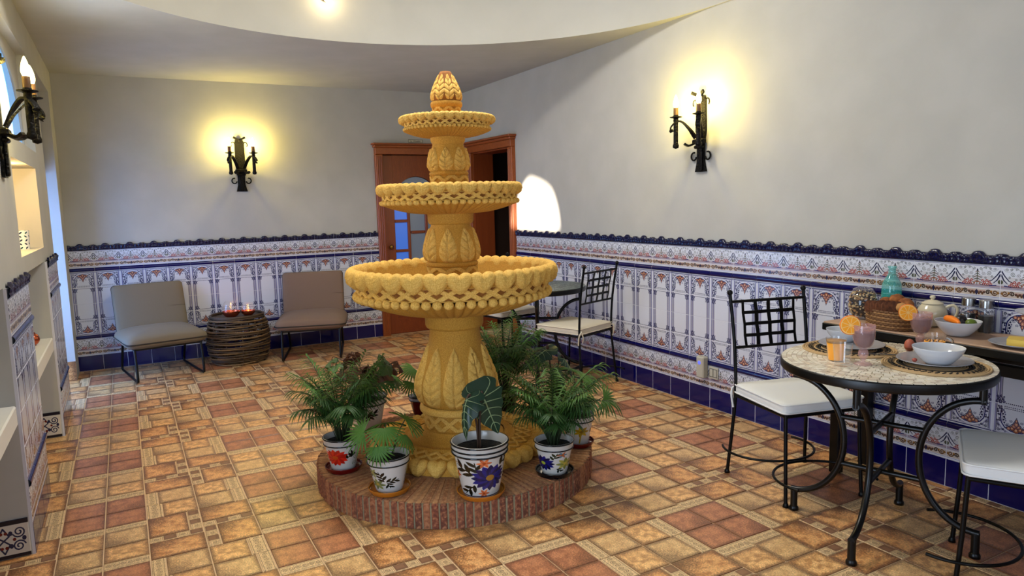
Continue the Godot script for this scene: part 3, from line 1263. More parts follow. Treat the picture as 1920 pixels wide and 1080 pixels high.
func build_ceiling() -> void:
	var c := structure("ceiling")
	# flat ceiling with the round opening: eight sectors between circle and rectangle
	var b := MB.new()
	var x0 := XL - 0.45
	var x1 := XR + 0.25
	var z0 := ZB - 0.25
	var z1 := ZF + 0.25
	var n := 96
	for k in n:
		var a0 := TAU * k / n
		var a1 := TAU * (k + 1) / n
		var q := []
		for a in [a0, a1]:
			var d := Vector2(cos(a), sin(a))
			var t := 1e9
			if absf(d.x) > 1e-6:
				t = minf(t, ((x1 if d.x > 0 else x0) - DX) / d.x)
			if absf(d.y) > 1e-6:
				t = minf(t, ((z1 if d.y > 0 else z0) - DZ) / d.y)
			q.append([Vector3(DX + d.x * DR, HC, DZ + d.y * DR), Vector3(DX + d.x * t, HC, DZ + d.y * t)])
		b.quad(q[0][0], q[0][1], q[1][1], q[1][0])
	# corners that the fan of rays cuts off
	for cx in [x0, x1]:
		for cz in [z0, z1]:
			b.box(Vector3(cx, HC + 0.16, cz), Vector3(0.6, 0.3, 0.6))
	part("soffit", b.mesh(), M.plaster, c)
	var d := MB.new()
	var rows := []
	for y in [HC, DH]:
		var row := PackedVector3Array()
		for k in n + 1:
			var a := TAU * k / n
			row.append(Vector3(DX + DR * cos(a), y, DZ + DR * sin(a)))
		rows.append(row)
	d.grid(rows, true)
	part("drum_wall", d.mesh(), M.plaster, c)
	# outer shell so that no daylight leaks in
	var o := MB.new()
	for q in [[x0 - 0.1, DZ, 0.2, 9.6], [x1 + 0.1, DZ, 0.2, 9.6]]:
		o.box(Vector3(q[0], (HC + DH) / 2, (z0 + z1) / 2), Vector3(q[2], DH - HC + 0.3, z1 - z0 + 0.4))
	for z in [z0 - 0.1, z1 + 0.1]:
		o.box(Vector3((x0 + x1) / 2, (HC + DH) / 2, z), Vector3(x1 - x0, DH - HC + 0.3, 0.2))
	# roof with the round opening of the skylight
	for k in 48:
		var a0 := TAU * k / 48
		var a1 := TAU * (k + 1) / 48
		var p := []
		for r in [0.45, 6.2]:
			for a in [a0, a1]:
				p.append(Vector3(DX + r * cos(a), DH, DZ + r * sin(a)))
		o.quad(p[0], p[2], p[3], p[1])
	part("drum_ceiling", o.mesh(), M.plaster, c)
	var w := structure("window_3")
	var fr := MB.new()
	fr.lathe([Vector2(0.44, 0.0), Vector2(0.44, -0.03), Vector2(0.52, -0.03), Vector2(0.52, 0.01), Vector2(0.44, 0.0)], 48, Vector3(DX, DH, DZ))
	part("window_frame", fr.mesh(), M.white_paint, w)
	var pn := MB.new()
	pn.lathe([Vector2(0.001, 0.02), Vector2(0.46, 0.02)], 48, Vector3(DX, DH, DZ))
	part("pane", pn.mesh(), M.skylight_pane, w)


# ---------------------------------------------------------------- doors
func casing(root: Node3D, w: float, h: float, jamb: float, at: Vector3, turn: float) -> void:
	# two jambs and a crowned head around an opening of w x h, centred on x = 0
	for s in [-1.0, 1.0]:
		var b := MB.new()
		b.box(Vector3(s * (w / 2 + jamb / 2), h / 2, 0.0), Vector3(jamb, h, 0.05), 0.006)
		for k in 3:
			b.box(Vector3(s * (w / 2 + jamb * (0.25 + 0.25 * k)), h / 2, 0.028), Vector3(jamb * 0.14, h - 0.04, 0.012), 0.004)
		part("jamb", b.mesh(), M.wood, root, at, turn)
	var hd := MB.new()
	hd.box(Vector3(0, h + 0.035, 0.005), Vector3(w + 2 * jamb, 0.07, 0.06), 0.005)
	hd.box(Vector3(0, h + 0.084, 0.012), Vector3(w + 2 * jamb + 0.03, 0.028, 0.08), 0.008)
	hd.box(Vector3(0, h + 0.108, 0.018), Vector3(w + 2 * jamb + 0.06, 0.022, 0.10), 0.006)
	part("head", hd.mesh(), M.wood, root, at, turn)


func build_doors() -> void:
	# door 1: panelled leaf with a fan light, in the back wall
	var d := structure("door_1", Vector3(2.92, 0, ZB))
	casing(d, 0.80, 1.985, 0.085, Vector3(0, 0, 0.02), 0.0)
	var leaf := MB.new()
	var z := -0.055
	# stiles and rails of the leaf, with the panes left open
	var y1 := 1.98
	leaf.box(Vector3(-0.335, y1 / 2, z), Vector3(0.13, y1, 0.045), 0.004)
	leaf.box(Vector3(0.335, y1 / 2, z), Vector3(0.13, y1, 0.045), 0.004)
	leaf.box(Vector3(0, 0.09, z), Vector3(0.56, 0.18, 0.045), 0.004)
	leaf.box(Vector3(0, 0.66, z), Vector3(0.56, 0.14, 0.045), 0.004)
	# head of the leaf with the round opening
	var poly := PackedVector2Array([Vector2(-0.272, 1.46)])
	for k in 21:
		var a := lerpf(PI, 0.0, k / 20.0)
		poly.append(Vector2(0.25 * cos(a), 1.50 + 0.25 * sin(a)))
	poly.append_array([Vector2(0.272, 1.46), Vector2(0.272, y1), Vector2(-0.272, y1)])
	leaf.prism(poly, z - 0.022, z + 0.022)
	# inner half ring and the glazing bars
	var ring := PackedVector2Array()
	for k in 17:
		var a := lerpf(PI, 0.0, k / 16.0)
		ring.append(Vector2(0.135 * cos(a), 1.49 + 0.135 * sin(a)))
	for k in 17:
		var a := lerpf(0.0, PI, k / 16.0)
		ring.append(Vector2(0.10 * cos(a), 1.49 + 0.10 * sin(a)))
	leaf.prism(ring, z - 0.018, z + 0.024)
	leaf.box(Vector3(0, 1.465, z), Vector3(0.54, 0.03, 0.045), 0.004)
	for x in [-0.105, 0.105]:
		leaf.box(Vector3(x, 1.09, z), Vector3(0.032, 0.73, 0.045), 0.006)
	for q in [[-0.19, 1.26], [-0.19, 0.93], [0.0, 1.13], [0.19, 1.26], [0.19, 0.93]]:
		leaf.box(Vector3(q[0], q[1], z), Vector3(0.16, 0.032, 0.045), 0.006)
	part("leaf", leaf.mesh(), M.wood_leaf, d)
	var low := MB.new()
	low.box(Vector3(0, 0.385, z - 0.008), Vector3(0.56, 0.43, 0.02))
	low.box(Vector3(0, 0.385, z + 0.006), Vector3(0.44, 0.31, 0.022), 0.016)
	part("panel", low.mesh(), M.wood_leaf, d)
	for q in [[-0.19, 1.36, 0.14, 0.17, 1], [-0.19, 1.095, 0.14, 0.3, 1], [-0.19, 0.82, 0.14, 0.19, 1], [0.0, 1.30, 0.18, 0.31, 0], [0.0, 0.92, 0.18, 0.39, 0],
			[0.19, 1.36, 0.14, 0.17, 0], [0.19, 1.095, 0.14, 0.3, 0], [0.19, 0.82, 0.14, 0.19, 0]]:
		var p := MB.new()
		p.box(Vector3(q[0], q[1], z - 0.004), Vector3(q[2] + 0.01, q[3] + 0.01, 0.008), 0.003)
		part("pane", p.mesh(), M.frosted_blue_pane if q[4] else M.frosted_grey_pane, d)
	var fan := PackedVector2Array()
	for k in 21:
		var a := lerpf(PI, 0.0, k / 20.0)
		fan.append(Vector2(0.252 * cos(a), 1.48 + 0.265 * sin(a)))
	var fm := MB.new()
	fm.prism(fan, z - 0.008, z)
	part("fan_light", fm.mesh(), M.frosted_grey_pane, d)
	var kn := MB.new()
	kn.ball(Vector3(-0.335, 0.98, z + 0.06), Vector3(0.026, 0.026, 0.022), 14, 8)
	kn.tube([Vector3(-0.335, 0.98, z + 0.02), Vector3(-0.335, 0.98, z + 0.05)], 0.011, 10)
	part("door_handle", kn.mesh(), M.brass, d)
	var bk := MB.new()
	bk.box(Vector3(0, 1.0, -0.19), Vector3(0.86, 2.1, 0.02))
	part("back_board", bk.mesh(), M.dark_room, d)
	# door 2: open doorway in the right wall
	var e := structure("door_2", Vector3(XR, 0, -6.73))
	casing(e, 0.86, 1.985, 0.085, Vector3(-0.02, 0, 0), -PI / 2)
	var lin := MB.new()
	lin.box(Vector3(0.11, 0.99, -0.425), Vector3(0.24, 1.98, 0.012))
	lin.box(Vector3(0.11, 0.99, 0.425), Vector3(0.24, 1.98, 0.012))
	lin.box(Vector3(0.11, 1.978, 0), Vector3(0.24, 0.012, 0.86))
	part("reveal", lin.mesh(), M.wood_leaf, e)
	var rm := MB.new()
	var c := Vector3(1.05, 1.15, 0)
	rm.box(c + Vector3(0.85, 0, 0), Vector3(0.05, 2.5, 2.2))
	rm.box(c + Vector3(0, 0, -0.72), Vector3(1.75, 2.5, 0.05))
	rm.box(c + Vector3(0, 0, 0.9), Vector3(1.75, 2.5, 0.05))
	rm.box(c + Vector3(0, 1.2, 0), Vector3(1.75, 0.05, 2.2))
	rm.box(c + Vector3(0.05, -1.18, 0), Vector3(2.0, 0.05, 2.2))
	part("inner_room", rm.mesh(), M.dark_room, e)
	# sign over door 1
	var s := tag(Node3D.new(), "small grey plate with dark lettering fixed above the back door", "sign") as Node3D
	s.name = numbered("door_sign")
	add_child(s)
	s.position = Vector3(2.915, 2.133, ZB)
	var pb := MB.new()
	pb.box(Vector3(0, 0, 0.005), Vector3(0.165, 0.034, 0.006), 0.001)
	part("plate", pb.mesh(), M.plastic, s)
	var bd := MB.new()
	for q in [[0, 0.0165, 0.167, 0.003], [0, -0.0165, 0.167, 0.003], [-0.082, 0, 0.003, 0.034], [0.082, 0, 0.003, 0.034], [-0.055, 0, 0.004, 0.016], [-0.05, -0.006, 0.012, 0.004]]:
		bd.box(Vector3(q[0], q[1], 0.0085), Vector3(q[2], q[3], 0.003))
	part("border", bd.mesh(), M.dark_plastic, s)
	var tm := TextMesh.new()
	tm.text = "Privado"
	tm.font_size = 16
	tm.pixel_size = 0.0014
	tm.depth = 0.001
	part("lettering", tm, M.dark_plastic, s, Vector3(0.018, 0, 0.0085))


func build_left_wall_details() -> void:
	# arched stained window: blue field, clear warm centre
	var w := structure("window_1", Vector3(XL, 0, 0))
	var bas := Basis(Vector3(0, 0, 1), Vector3(0, 1, 0), Vector3(-1, 0, 0))
	var e := func(ax: float, by: float, z0: float, z1: float, cz: float) -> MB:
		var pl := PackedVector2Array()
		for k in 25:
			var a := lerpf(PI, 0.0, k / 24.0)
			pl.append(Vector2(cz + ax * cos(a), 1.84 + by * sin(a)))
		var b := MB.new()
		b.t = Transform3D(bas, Vector3.ZERO)
		b.prism(pl, z0, z1)
		return b
	var half := func(a0: float, a1: float) -> MB:
		var pl := PackedVector2Array()
		for k in 13:
			var a := lerpf(a0, a1, k / 12.0)
			pl.append(Vector2(-4.83 + 0.71 * cos(a), 1.84 + 0.53 * sin(a)))
		for k in 13:
			var a := lerpf(a1, a0, k / 12.0)
			pl.append(Vector2(-4.74 + 0.40 * cos(a), 1.84 + 0.49 * sin(a)))
		var b := MB.new()
		b.t = Transform3D(bas, Vector3.ZERO)
		b.prism(pl, 0.066, 0.074)
		return b
	for q in 4:
		part("blue_pane", half.call(PI * q / 4.0, PI * (q + 1) / 4.0).mesh(), M.blue_pane, w)
	part("centre_pane", e.call(0.40, 0.49, 0.068, 0.072, -4.74).mesh(), M.sun_pane, w)
	# doorway glass door leaning open outside gives way to a daylit porch
	var p := structure("floor_porch")
	var b := MB.new()
	b.box(Vector3(XL - 1.6, -0.03, -6.6), Vector3(2.4, 0.05, 3.0))
	part("slab", b.mesh(), M.floor_orange_0, p)
	var pw := structure("wall_sun_block")  # unseen outside walls, added to keep the sun off the doors
	b = MB.new()
	b.box(Vector3(XL - 2.3, 1.5, -6.75), Vector3(0.2, 3.2, 3.0))
	b.box(Vector3(XL - 1.4, 1.5, -8.2), Vector3(1.9, 3.2, 0.2))
	b.box(Vector3(XL - 2.3, 1.5, -0.3), Vector3(0.2, 3.2, 4.0))
	part("plaster", b.mesh(), M.plaster, pw)
	var tr := structure("baseboard_left")
	b = MB.new()
	b.box(Vector3(XL - 0.21, 0.085, -7.115), Vector3(0.42, 0.17, 0.012), 0.002)
	part("plinth_tile", b.mesh(), M.floor_orange_0, tr)

# ---------------------------------------------------------------- fountain
func prof_r(prof: Array, y: float) -> float:   # radius of a profile at a height
	for k in prof.size() - 1:
		var a: Vector2 = prof[k]
		var b: Vector2 = prof[k + 1]
		if (y >= a.y and y <= b.y) or (y <= a.y and y >= b.y):
			if absf(a.y - b.y) < 1e-6:
				continue
			return lerpf(a.x, b.x, (y - a.y) / (b.y - a.y))
	return prof[0].x if y < prof[0].y else prof[prof.size() - 1].x


func smooth_prof(pts: Array, n := 6) -> Array:
	var out := []
	for k in pts.size() - 1:
		var p0: Vector2 = pts[maxi(k - 1, 0)]
		var p1: Vector2 = pts[k]
		var p2: Vector2 = pts[k + 1]
		var p3: Vector2 = pts[mini(k + 2, pts.size() - 1)]
		for i in n:
			out.append(p1.cubic_interpolate(p2, p0, p3, float(i) / n))
	out.append(pts[pts.size() - 1])
	return out


# a carved leaf lying on a turned body around angle 0 (towards +x), point upwards
func relief_leaf(prof: Array, y0: float, y1: float, half: float, depth: float, veins := 6.0) -> MB:
	var b := MB.new()
	var nt := 44
	var ns := 20
	var rows := []
	for j in nt + 1:
		var t := float(j) / nt
		var y := lerpf(y0, y1, t)
		var w := half * (pow(sin(PI * (0.12 + 0.38 * minf(t / 0.30, 1.0))), 0.75) if t < 0.30 else pow(maxf(0.0, 1.0 - pow((t - 0.30) / 0.70, 1.7)), 0.9))
		w = maxf(w, half * 0.03)
		var r := prof_r(prof, y)
		var row := PackedVector3Array()
		for i in ns + 1:
			var s := lerpf(-1.0, 1.0, float(i) / ns)
			var lift := depth * (1.0 - pow(absf(s), 5.0))
			lift *= minf(1.0, minf(t / 0.06, (1.0 - t) / 0.05) + 0.15)
			var groove := exp(-pow(s / 0.07, 2.0)) * (1.0 if t < 0.93 else 0.0)
			var ph := t * veins - absf(s) * 0.75 * half / maxf(w, 0.001) * w / half * 1.2
			ph -= floor(ph)
			groove = maxf(groove, exp(-pow((ph - 0.5) / 0.10, 2.0)) * smoothstep(0.98, 0.75, absf(s)) * smoothstep(0.05, 0.12, t) * smoothstep(0.97, 0.88, t))
			lift -= depth * 0.75 * groove
			var a := s * w / r
			var rr := r - 0.003 + lift
			row.append(Vector3(rr * cos(a), y, -rr * sin(a)))
		rows.append(row)
	b.grid(rows)
	return b


# a plump two-lobed leaf that curls over a rim, centre at the origin, outward = +x, hanging down
func rim_leaf(w: float, h: float, d: float) -> MB:
	var b := MB.new()
	var rows := []
	var nj := 18
	var ni := 28
	for j in nj + 1:
		var la := lerpf(-PI / 2, PI / 2, float(j) / nj)
		var row := PackedVector3Array()
		for i in ni + 1:
			var a := TAU * float(i) / ni
			var dir := Vector3(cos(la) * cos(a), sin(la), -cos(la) * sin(a))   # x out, y up, z across
			var s := dir.z
			var p := Vector3(dir.x * d, dir.y * h, dir.z * w)
			# heart outline: narrower below, a cleft on top
			p.z *= 1.0 + 0.20 * dir.y
			p.y += h * 0.30 * absf(s) - h * 0.12
			p.y -= h * 0.20 * exp(-pow(s / 0.16, 2.0)) * maxf(0.0, dir.y)
			if dir.x > -0.2:
				var g := exp(-pow(s / 0.08, 2.0))
				var ph := (dir.y * 1.9 - absf(s) * 1.1) + 0.1
				ph -= floor(ph)
				g = maxf(g, exp(-pow((ph - 0.5) / 0.12, 2.0)) * 0.8)
				p.x -= d * 0.26 * g * maxf(0.0, dir.x)
			row.append(p)
		rows.append(row)
	b.grid(rows, true)
	return b


# diagonal lattice of proud bars round a band: bars cross `n` times
func lattice(r0: float, y0: float, r1: float, y1: float, n: int, w: float, d: float) -> MB:
	var b := MB.new()
	for k in n:
		for s in [-1.0, 1.0]:
			var rows := [PackedVector3Array(), PackedVector3Array(), PackedVector3Array(), PackedVector3Array()]
			for i in 7:
				var t := float(i) / 6
				var a: float = TAU * (k + 0.5 * s * (t - 0.5) * 2.0) / n
				var r := lerpf(r0, r1, t)
				var y := lerpf(y0, y1, t)
				var da := w / r / 1.3
				var hh := [Vector3(r - 0.002, 0, -da), Vector3(r + d, 0, -da * 0.75), Vector3(r + d, 0, da * 0.75), Vector3(r - 0.002, 0, da)]
				for q in 4:
					var aa: float = a + hh[q].z
					rows[q].append(Vector3(hh[q].x * cos(aa), y, -hh[q].x * sin(aa)))
			for q in 3:
				b.grid([rows[q], rows[q + 1]], false, Vector2(0, 1), Vector2(0, 1), true)
	return b


func ring_of(root: Node, called: String, mesh: Mesh, m: Material, n: int, r: float, y: float, tilt := 0.0, off := 0.0) -> void:
	for k in n:
		var a := TAU * (k + off) / n
		var o := part(called, mesh, m, root)
		o.transform = Transform3D(Basis(Vector3.UP, a) * Basis(Vector3(0, 0, 1), tilt), Vector3(r * cos(a), y, -r * sin(a)))


func build_fountain() -> void:
	build_plinth()
	var f := thing("fountain", "tall three-tiered yellow cast stone fountain carved with leaves and lattice bands", "fountain", Vector3(FX, 0, FZ), 0.9)
	var st: Material = M.stone
	var pl: Material = M.stone_raised
	var dp: Material = M.stone_recess_shade
	# --- base ring
	var b := MB.new()
	b.lathe([Vector2(0.0, 0.121), Vector2(0.435, 0.121), Vector2(0.435, 0.121), Vector2(0.44, 0.15), Vector2(0.425, 0.185), Vector2(0.405, 0.192), Vector2(0.398, 0.186), Vector2(0.398, 0.186),
		Vector2(0.312, 0.196), Vector2(0.312, 0.196), Vector2(0.306, 0.206), Vector2(0.292, 0.210), Vector2(0.28, 0.204), Vector2(0.262, 0.205), Vector2(0.252, 0.212)], 96)
	var base := part("base", b.mesh(), st, f)
	var lt := MB.new()
	lt.append(lattice(0.395, 0.187, 0.314, 0.196, 30, 0.008, 0.0))
	for k in lt.v.size():
		lt.v[k].y += 0.004
	for k in 30:   # flat lattice: bars with height
		for s in [-1.0, 1.0]:
			var pts := []
			for i in 4:
				var t := i / 3.0
				var a: float = TAU * (k + s * (t - 0.5)) / 30.0
				var r := lerpf(0.394, 0.314, t)
				pts.append(Vector3(r * cos(a), lerpf(0.189, 0.199, t), -r * sin(a)))
			lt.bar(pts, 0.013, 0.012)
	part("lattice", lt.mesh(), pl, base)
	ring_of(base, "rim_leaf", _base_leaf().mesh(), pl, 28, 0.432, 0.162)
	# --- pedestal
	b = MB.new()
	b.lathe([Vector2(0.252, 0.205), Vector2(0.238, 0.214), Vector2(0.212, 0.222), Vector2(0.194, 0.236), Vector2(0.186, 0.250), Vector2(0.186, 0.250), Vector2(0.170, 0.256), Vector2(0.170, 0.256), Vector2(0.170, 0.335), Vector2(0.170, 0.335)], 64)
	part("foot", b.mesh(), st, f)
	var foot: Node = f.get_node("foot")
	part("lattice", lattice(0.170, 0.258, 0.170, 0.334, 12, 0.026, 0.010).mesh(), pl, foot)
	b = MB.new()
	b.lathe(smooth_prof([Vector2(0.168, 0.334), Vector2(0.198, 0.342), Vector2(0.203, 0.358), Vector2(0.198, 0.374), Vector2(0.185, 0.380)], 4), 64)
	part("ring", b.mesh(), pl, f)
	var pp := smooth_prof([Vector2(0.178, 0.376), Vector2(0.200, 0.41), Vector2(0.214, 0.46), Vector2(0.212, 0.51), Vector2(0.192, 0.57), Vector2(0.165, 0.64), Vector2(0.145, 0.70), Vector2(0.136, 0.75), Vector2(0.134, 0.785)], 5)
	b = MB.new()
	b.lathe(pp, 64)
	b.lathe([Vector2(0.134, 0.785), Vector2(0.138, 0.790), Vector2(0.148, 0.792), Vector2(0.155, 0.806), Vector2(0.157, 0.86), Vector2(0.175, 0.885)], 64)
	var ped := part("pedestal", b.mesh(), st, f)
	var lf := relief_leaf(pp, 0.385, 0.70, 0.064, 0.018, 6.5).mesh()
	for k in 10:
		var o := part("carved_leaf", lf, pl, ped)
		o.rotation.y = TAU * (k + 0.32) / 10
	# --- three basins
	_basin(f, [0.16, 0.868], 0.50, 0.965, 0.992, 1.052, 0.518, 1.085, 30, [0.060, 0.047, 0.040], 60, 0.985)
	_neck(f, 1.06, 1.118, 0.128, 0.138, 0.151, 0.104, 0.121, 1.12, 1.20, 1.325, 1.395, 8, 0.036)
	_basin(f, [0.118, 1.392], 0.345, 1.447, 1.462, 1.502, 0.352, 1.522, 30, [0.041, 0.029, 0.028], 58, 1.47)
	_neck(f, 1.535, 1.588, 0.094, 0.103, 0.111, 0.080, 0.090, 1.588, 1.64, 1.738, 1.788, 8, 0.028)
	_basin(f, [0.088, 1.785], 0.214, 1.822, 1.833, 1.862, 0.228, 1.875, 30, [0.028, 0.019, 0.021], 60, 1.85)
	# --- finial
	b = MB.new()
	b.lathe([Vector2(0.070, 1.86), Vector2(0.070, 1.935), Vector2(0.070, 1.935), Vector2(0.080, 1.940), Vector2(0.083, 1.953), Vector2(0.079, 1.965), Vector2(0.070, 1.968)], 40)
	var fin := part("finial", b.mesh(), st, f)
	part("lattice", lattice(0.070, 1.885, 0.070, 1.936, 8, 0.016, 0.006).mesh(), pl, fin)
	var fp := smooth_prof([Vector2(0.072, 1.966), Vector2(0.079, 1.984), Vector2(0.078, 2.004), Vector2(0.066, 2.04), Vector2(0.050, 2.075), Vector2(0.035, 2.105)], 5)
	b = MB.new()
	b.lathe(fp, 40)
	b.lathe([Vector2(0.035, 2.105), Vector2(0.028, 2.117), Vector2(0.0, 2.119)], 40)
	part("bud", b.mesh(), dp, fin)  # shade behind the carved leaves is in its colour
	var fl := relief_leaf(fp, 1.968, 2.103, 0.029, 0.007, 5.0).mesh()
	for k in 9:
		var o := part("carved_leaf", fl, pl, fin)
		o.rotation.y = TAU * (k + 0.2) / 9


func _base_leaf() -> MB:
	var b := rim_leaf(0.049, 0.043, 0.05)
	for k in b.v.size():
		var p := b.v[k]
		p.y = maxf(p.y, -0.041)
		b.v[k] = p
	return b


# neck: lattice cylinder, ring, leafy bulb and collar
func _neck(f: Node3D, y0: float, y1: float, rl: float, rr: float, rb: float, rs: float, rc: float, yr: float, yb: float, ys: float, yc: float, n: int, half: float) -> void:
	var b := MB.new()
	b.lathe([Vector2(rl, y0 - 0.09), Vector2(rl, y1), Vector2(rl, y1), Vector2(rr - 0.004, y1 + 0.003), Vector2(rr, yr + 0.010), Vector2(rr - 0.003, yr + 0.020), Vector2(rr - 0.012, yr + 0.023)], 48)
	var neck := part("neck", b.mesh(), M.stone, f)
	part("lattice", lattice(rl, y0 - 0.004, rl, y1, 8, rl * 0.24, 0.008).mesh(), M.stone_raised, neck)
	var mid := lerpf(yb, ys, 0.5)
	var pr := smooth_prof([Vector2(rr - 0.014, yr + 0.020), Vector2(rb - 0.014, yr + 0.04), Vector2(rb - 0.008, yb), Vector2(lerpf(rb, rs, 0.45), mid), Vector2(rs + 0.003, ys), Vector2(rs, ys + 0.012)], 5)
	b = MB.new()
	b.lathe(pr, 48)
	b.lathe([Vector2(rs, ys + 0.012), Vector2(rc - 0.008, ys + 0.016), Vector2(rc - 0.001, ys + 0.028), Vector2(rc, yc - 0.008), Vector2(rc + 0.006, yc + 0.01)], 48)
	part("bulb_body", b.mesh(), M.stone, neck)
	var lf := relief_leaf(pr, yr + 0.021, ys - 0.004, half * 1.42, 0.014, 4.5).mesh()
	for k in n:
		var o := part("carved_leaf", lf, M.stone_raised, neck)
		o.rotation.y = TAU * (k + 0.15) / n


# basin: fluted bowl, ring of knobs, lattice band, rim of curled leaves, hollow inside
func _basin(f: Node3D, foot: Array, rk: float, yk: float, l0: float, l1: float, rim: float, yrim: float, n: int, leaf: Array, knobs: int, floor_y: float) -> void:
	var b := MB.new()
	var rl := rk - 0.004
	b.lathe([Vector2(rk * 0.98, l0 - 0.006), Vector2(rl, l0), Vector2(rl, l0), Vector2(rl + 0.004, l1), Vector2(rl + 0.004, l1), Vector2(rim, l1 + 0.006), Vector2(rim + 0.006, yrim), Vector2(rim - 0.012, yrim + 0.016), Vector2(rim - 0.03, yrim + 0.012),
		Vector2(rim - 0.03, yrim + 0.012), Vector2(rim - 0.05, lerpf(floor_y, yrim, 0.4)), Vector2(rim * 0.8, floor_y + 0.006), Vector2(rim * 0.5, floor_y), Vector2(0.05, floor_y)], 96)
	var bs := part("basin", b.mesh(), M.stone, f)
	# fluted underside
	var fl := MB.new()
	var nf := knobs
	var rows := []
	var seg := nf * 8
	for j in 13:
		var t := j / 12.0
		var r := lerpf(foot[0], rk + 0.012, pow(t, 0.9))
		var y := lerpf(foot[1], yk - 0.004, pow(t, 1.75))
		var row := PackedVector3Array()
		for i in seg + 1:
			var a := TAU * i / seg
			var g := absf(cos(nf / 2.0 * a))
			var lift := (pow(g, 0.55) - 1.0) * lerpf(0.002, 0.34 * TAU * rk / nf, t)
			row.append(Vector3(r * cos(a), y - lift * 0.7, -r * sin(a)) + Vector3(cos(a), 0, -sin(a)) * lift * 0.5)
		rows.append(row)
	fl.grid(rows, true)
	part("fluting", fl.mesh(), M.stone, bs)
	var kb := MB.new()
	var kw := TAU * rk / knobs
	kb.ball(Vector3.ZERO, Vector3(kw * 0.42, (l0 - yk) * 0.5 + kw * 0.16, kw * 0.47), 12, 8)
	ring_of(bs, "knob", kb.mesh(), M.stone_raised, knobs, rk + 0.006, (l0 + yk) / 2 - 0.002)
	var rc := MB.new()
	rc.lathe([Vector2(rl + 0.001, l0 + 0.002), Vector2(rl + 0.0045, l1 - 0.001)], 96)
	part("recessed_band", rc.mesh(), M.stone_recess_shade, bs)  # dark skin behind the bars, shade of the openings painted in
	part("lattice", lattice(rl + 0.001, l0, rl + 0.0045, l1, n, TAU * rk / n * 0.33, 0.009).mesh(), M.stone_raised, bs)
	var tr := MB.new()
	for y in [l0, l1]:
		tr.lathe([Vector2(rl - 0.002, y - 0.003), Vector2(rl + 0.013, y - 0.002), Vector2(rl + 0.013, y + 0.002), Vector2(rl - 0.002, y + 0.004)], 96)
	part("fillet", tr.mesh(), M.stone_raised, bs)
	ring_of(bs, "rim_leaf", rim_leaf(leaf[0] * 1.06, leaf[1] * 1.08, leaf[2]).mesh(), M.stone_raised, n, rim + 0.004, yrim - leaf[1] * 0.05, -0.10, 0.5)


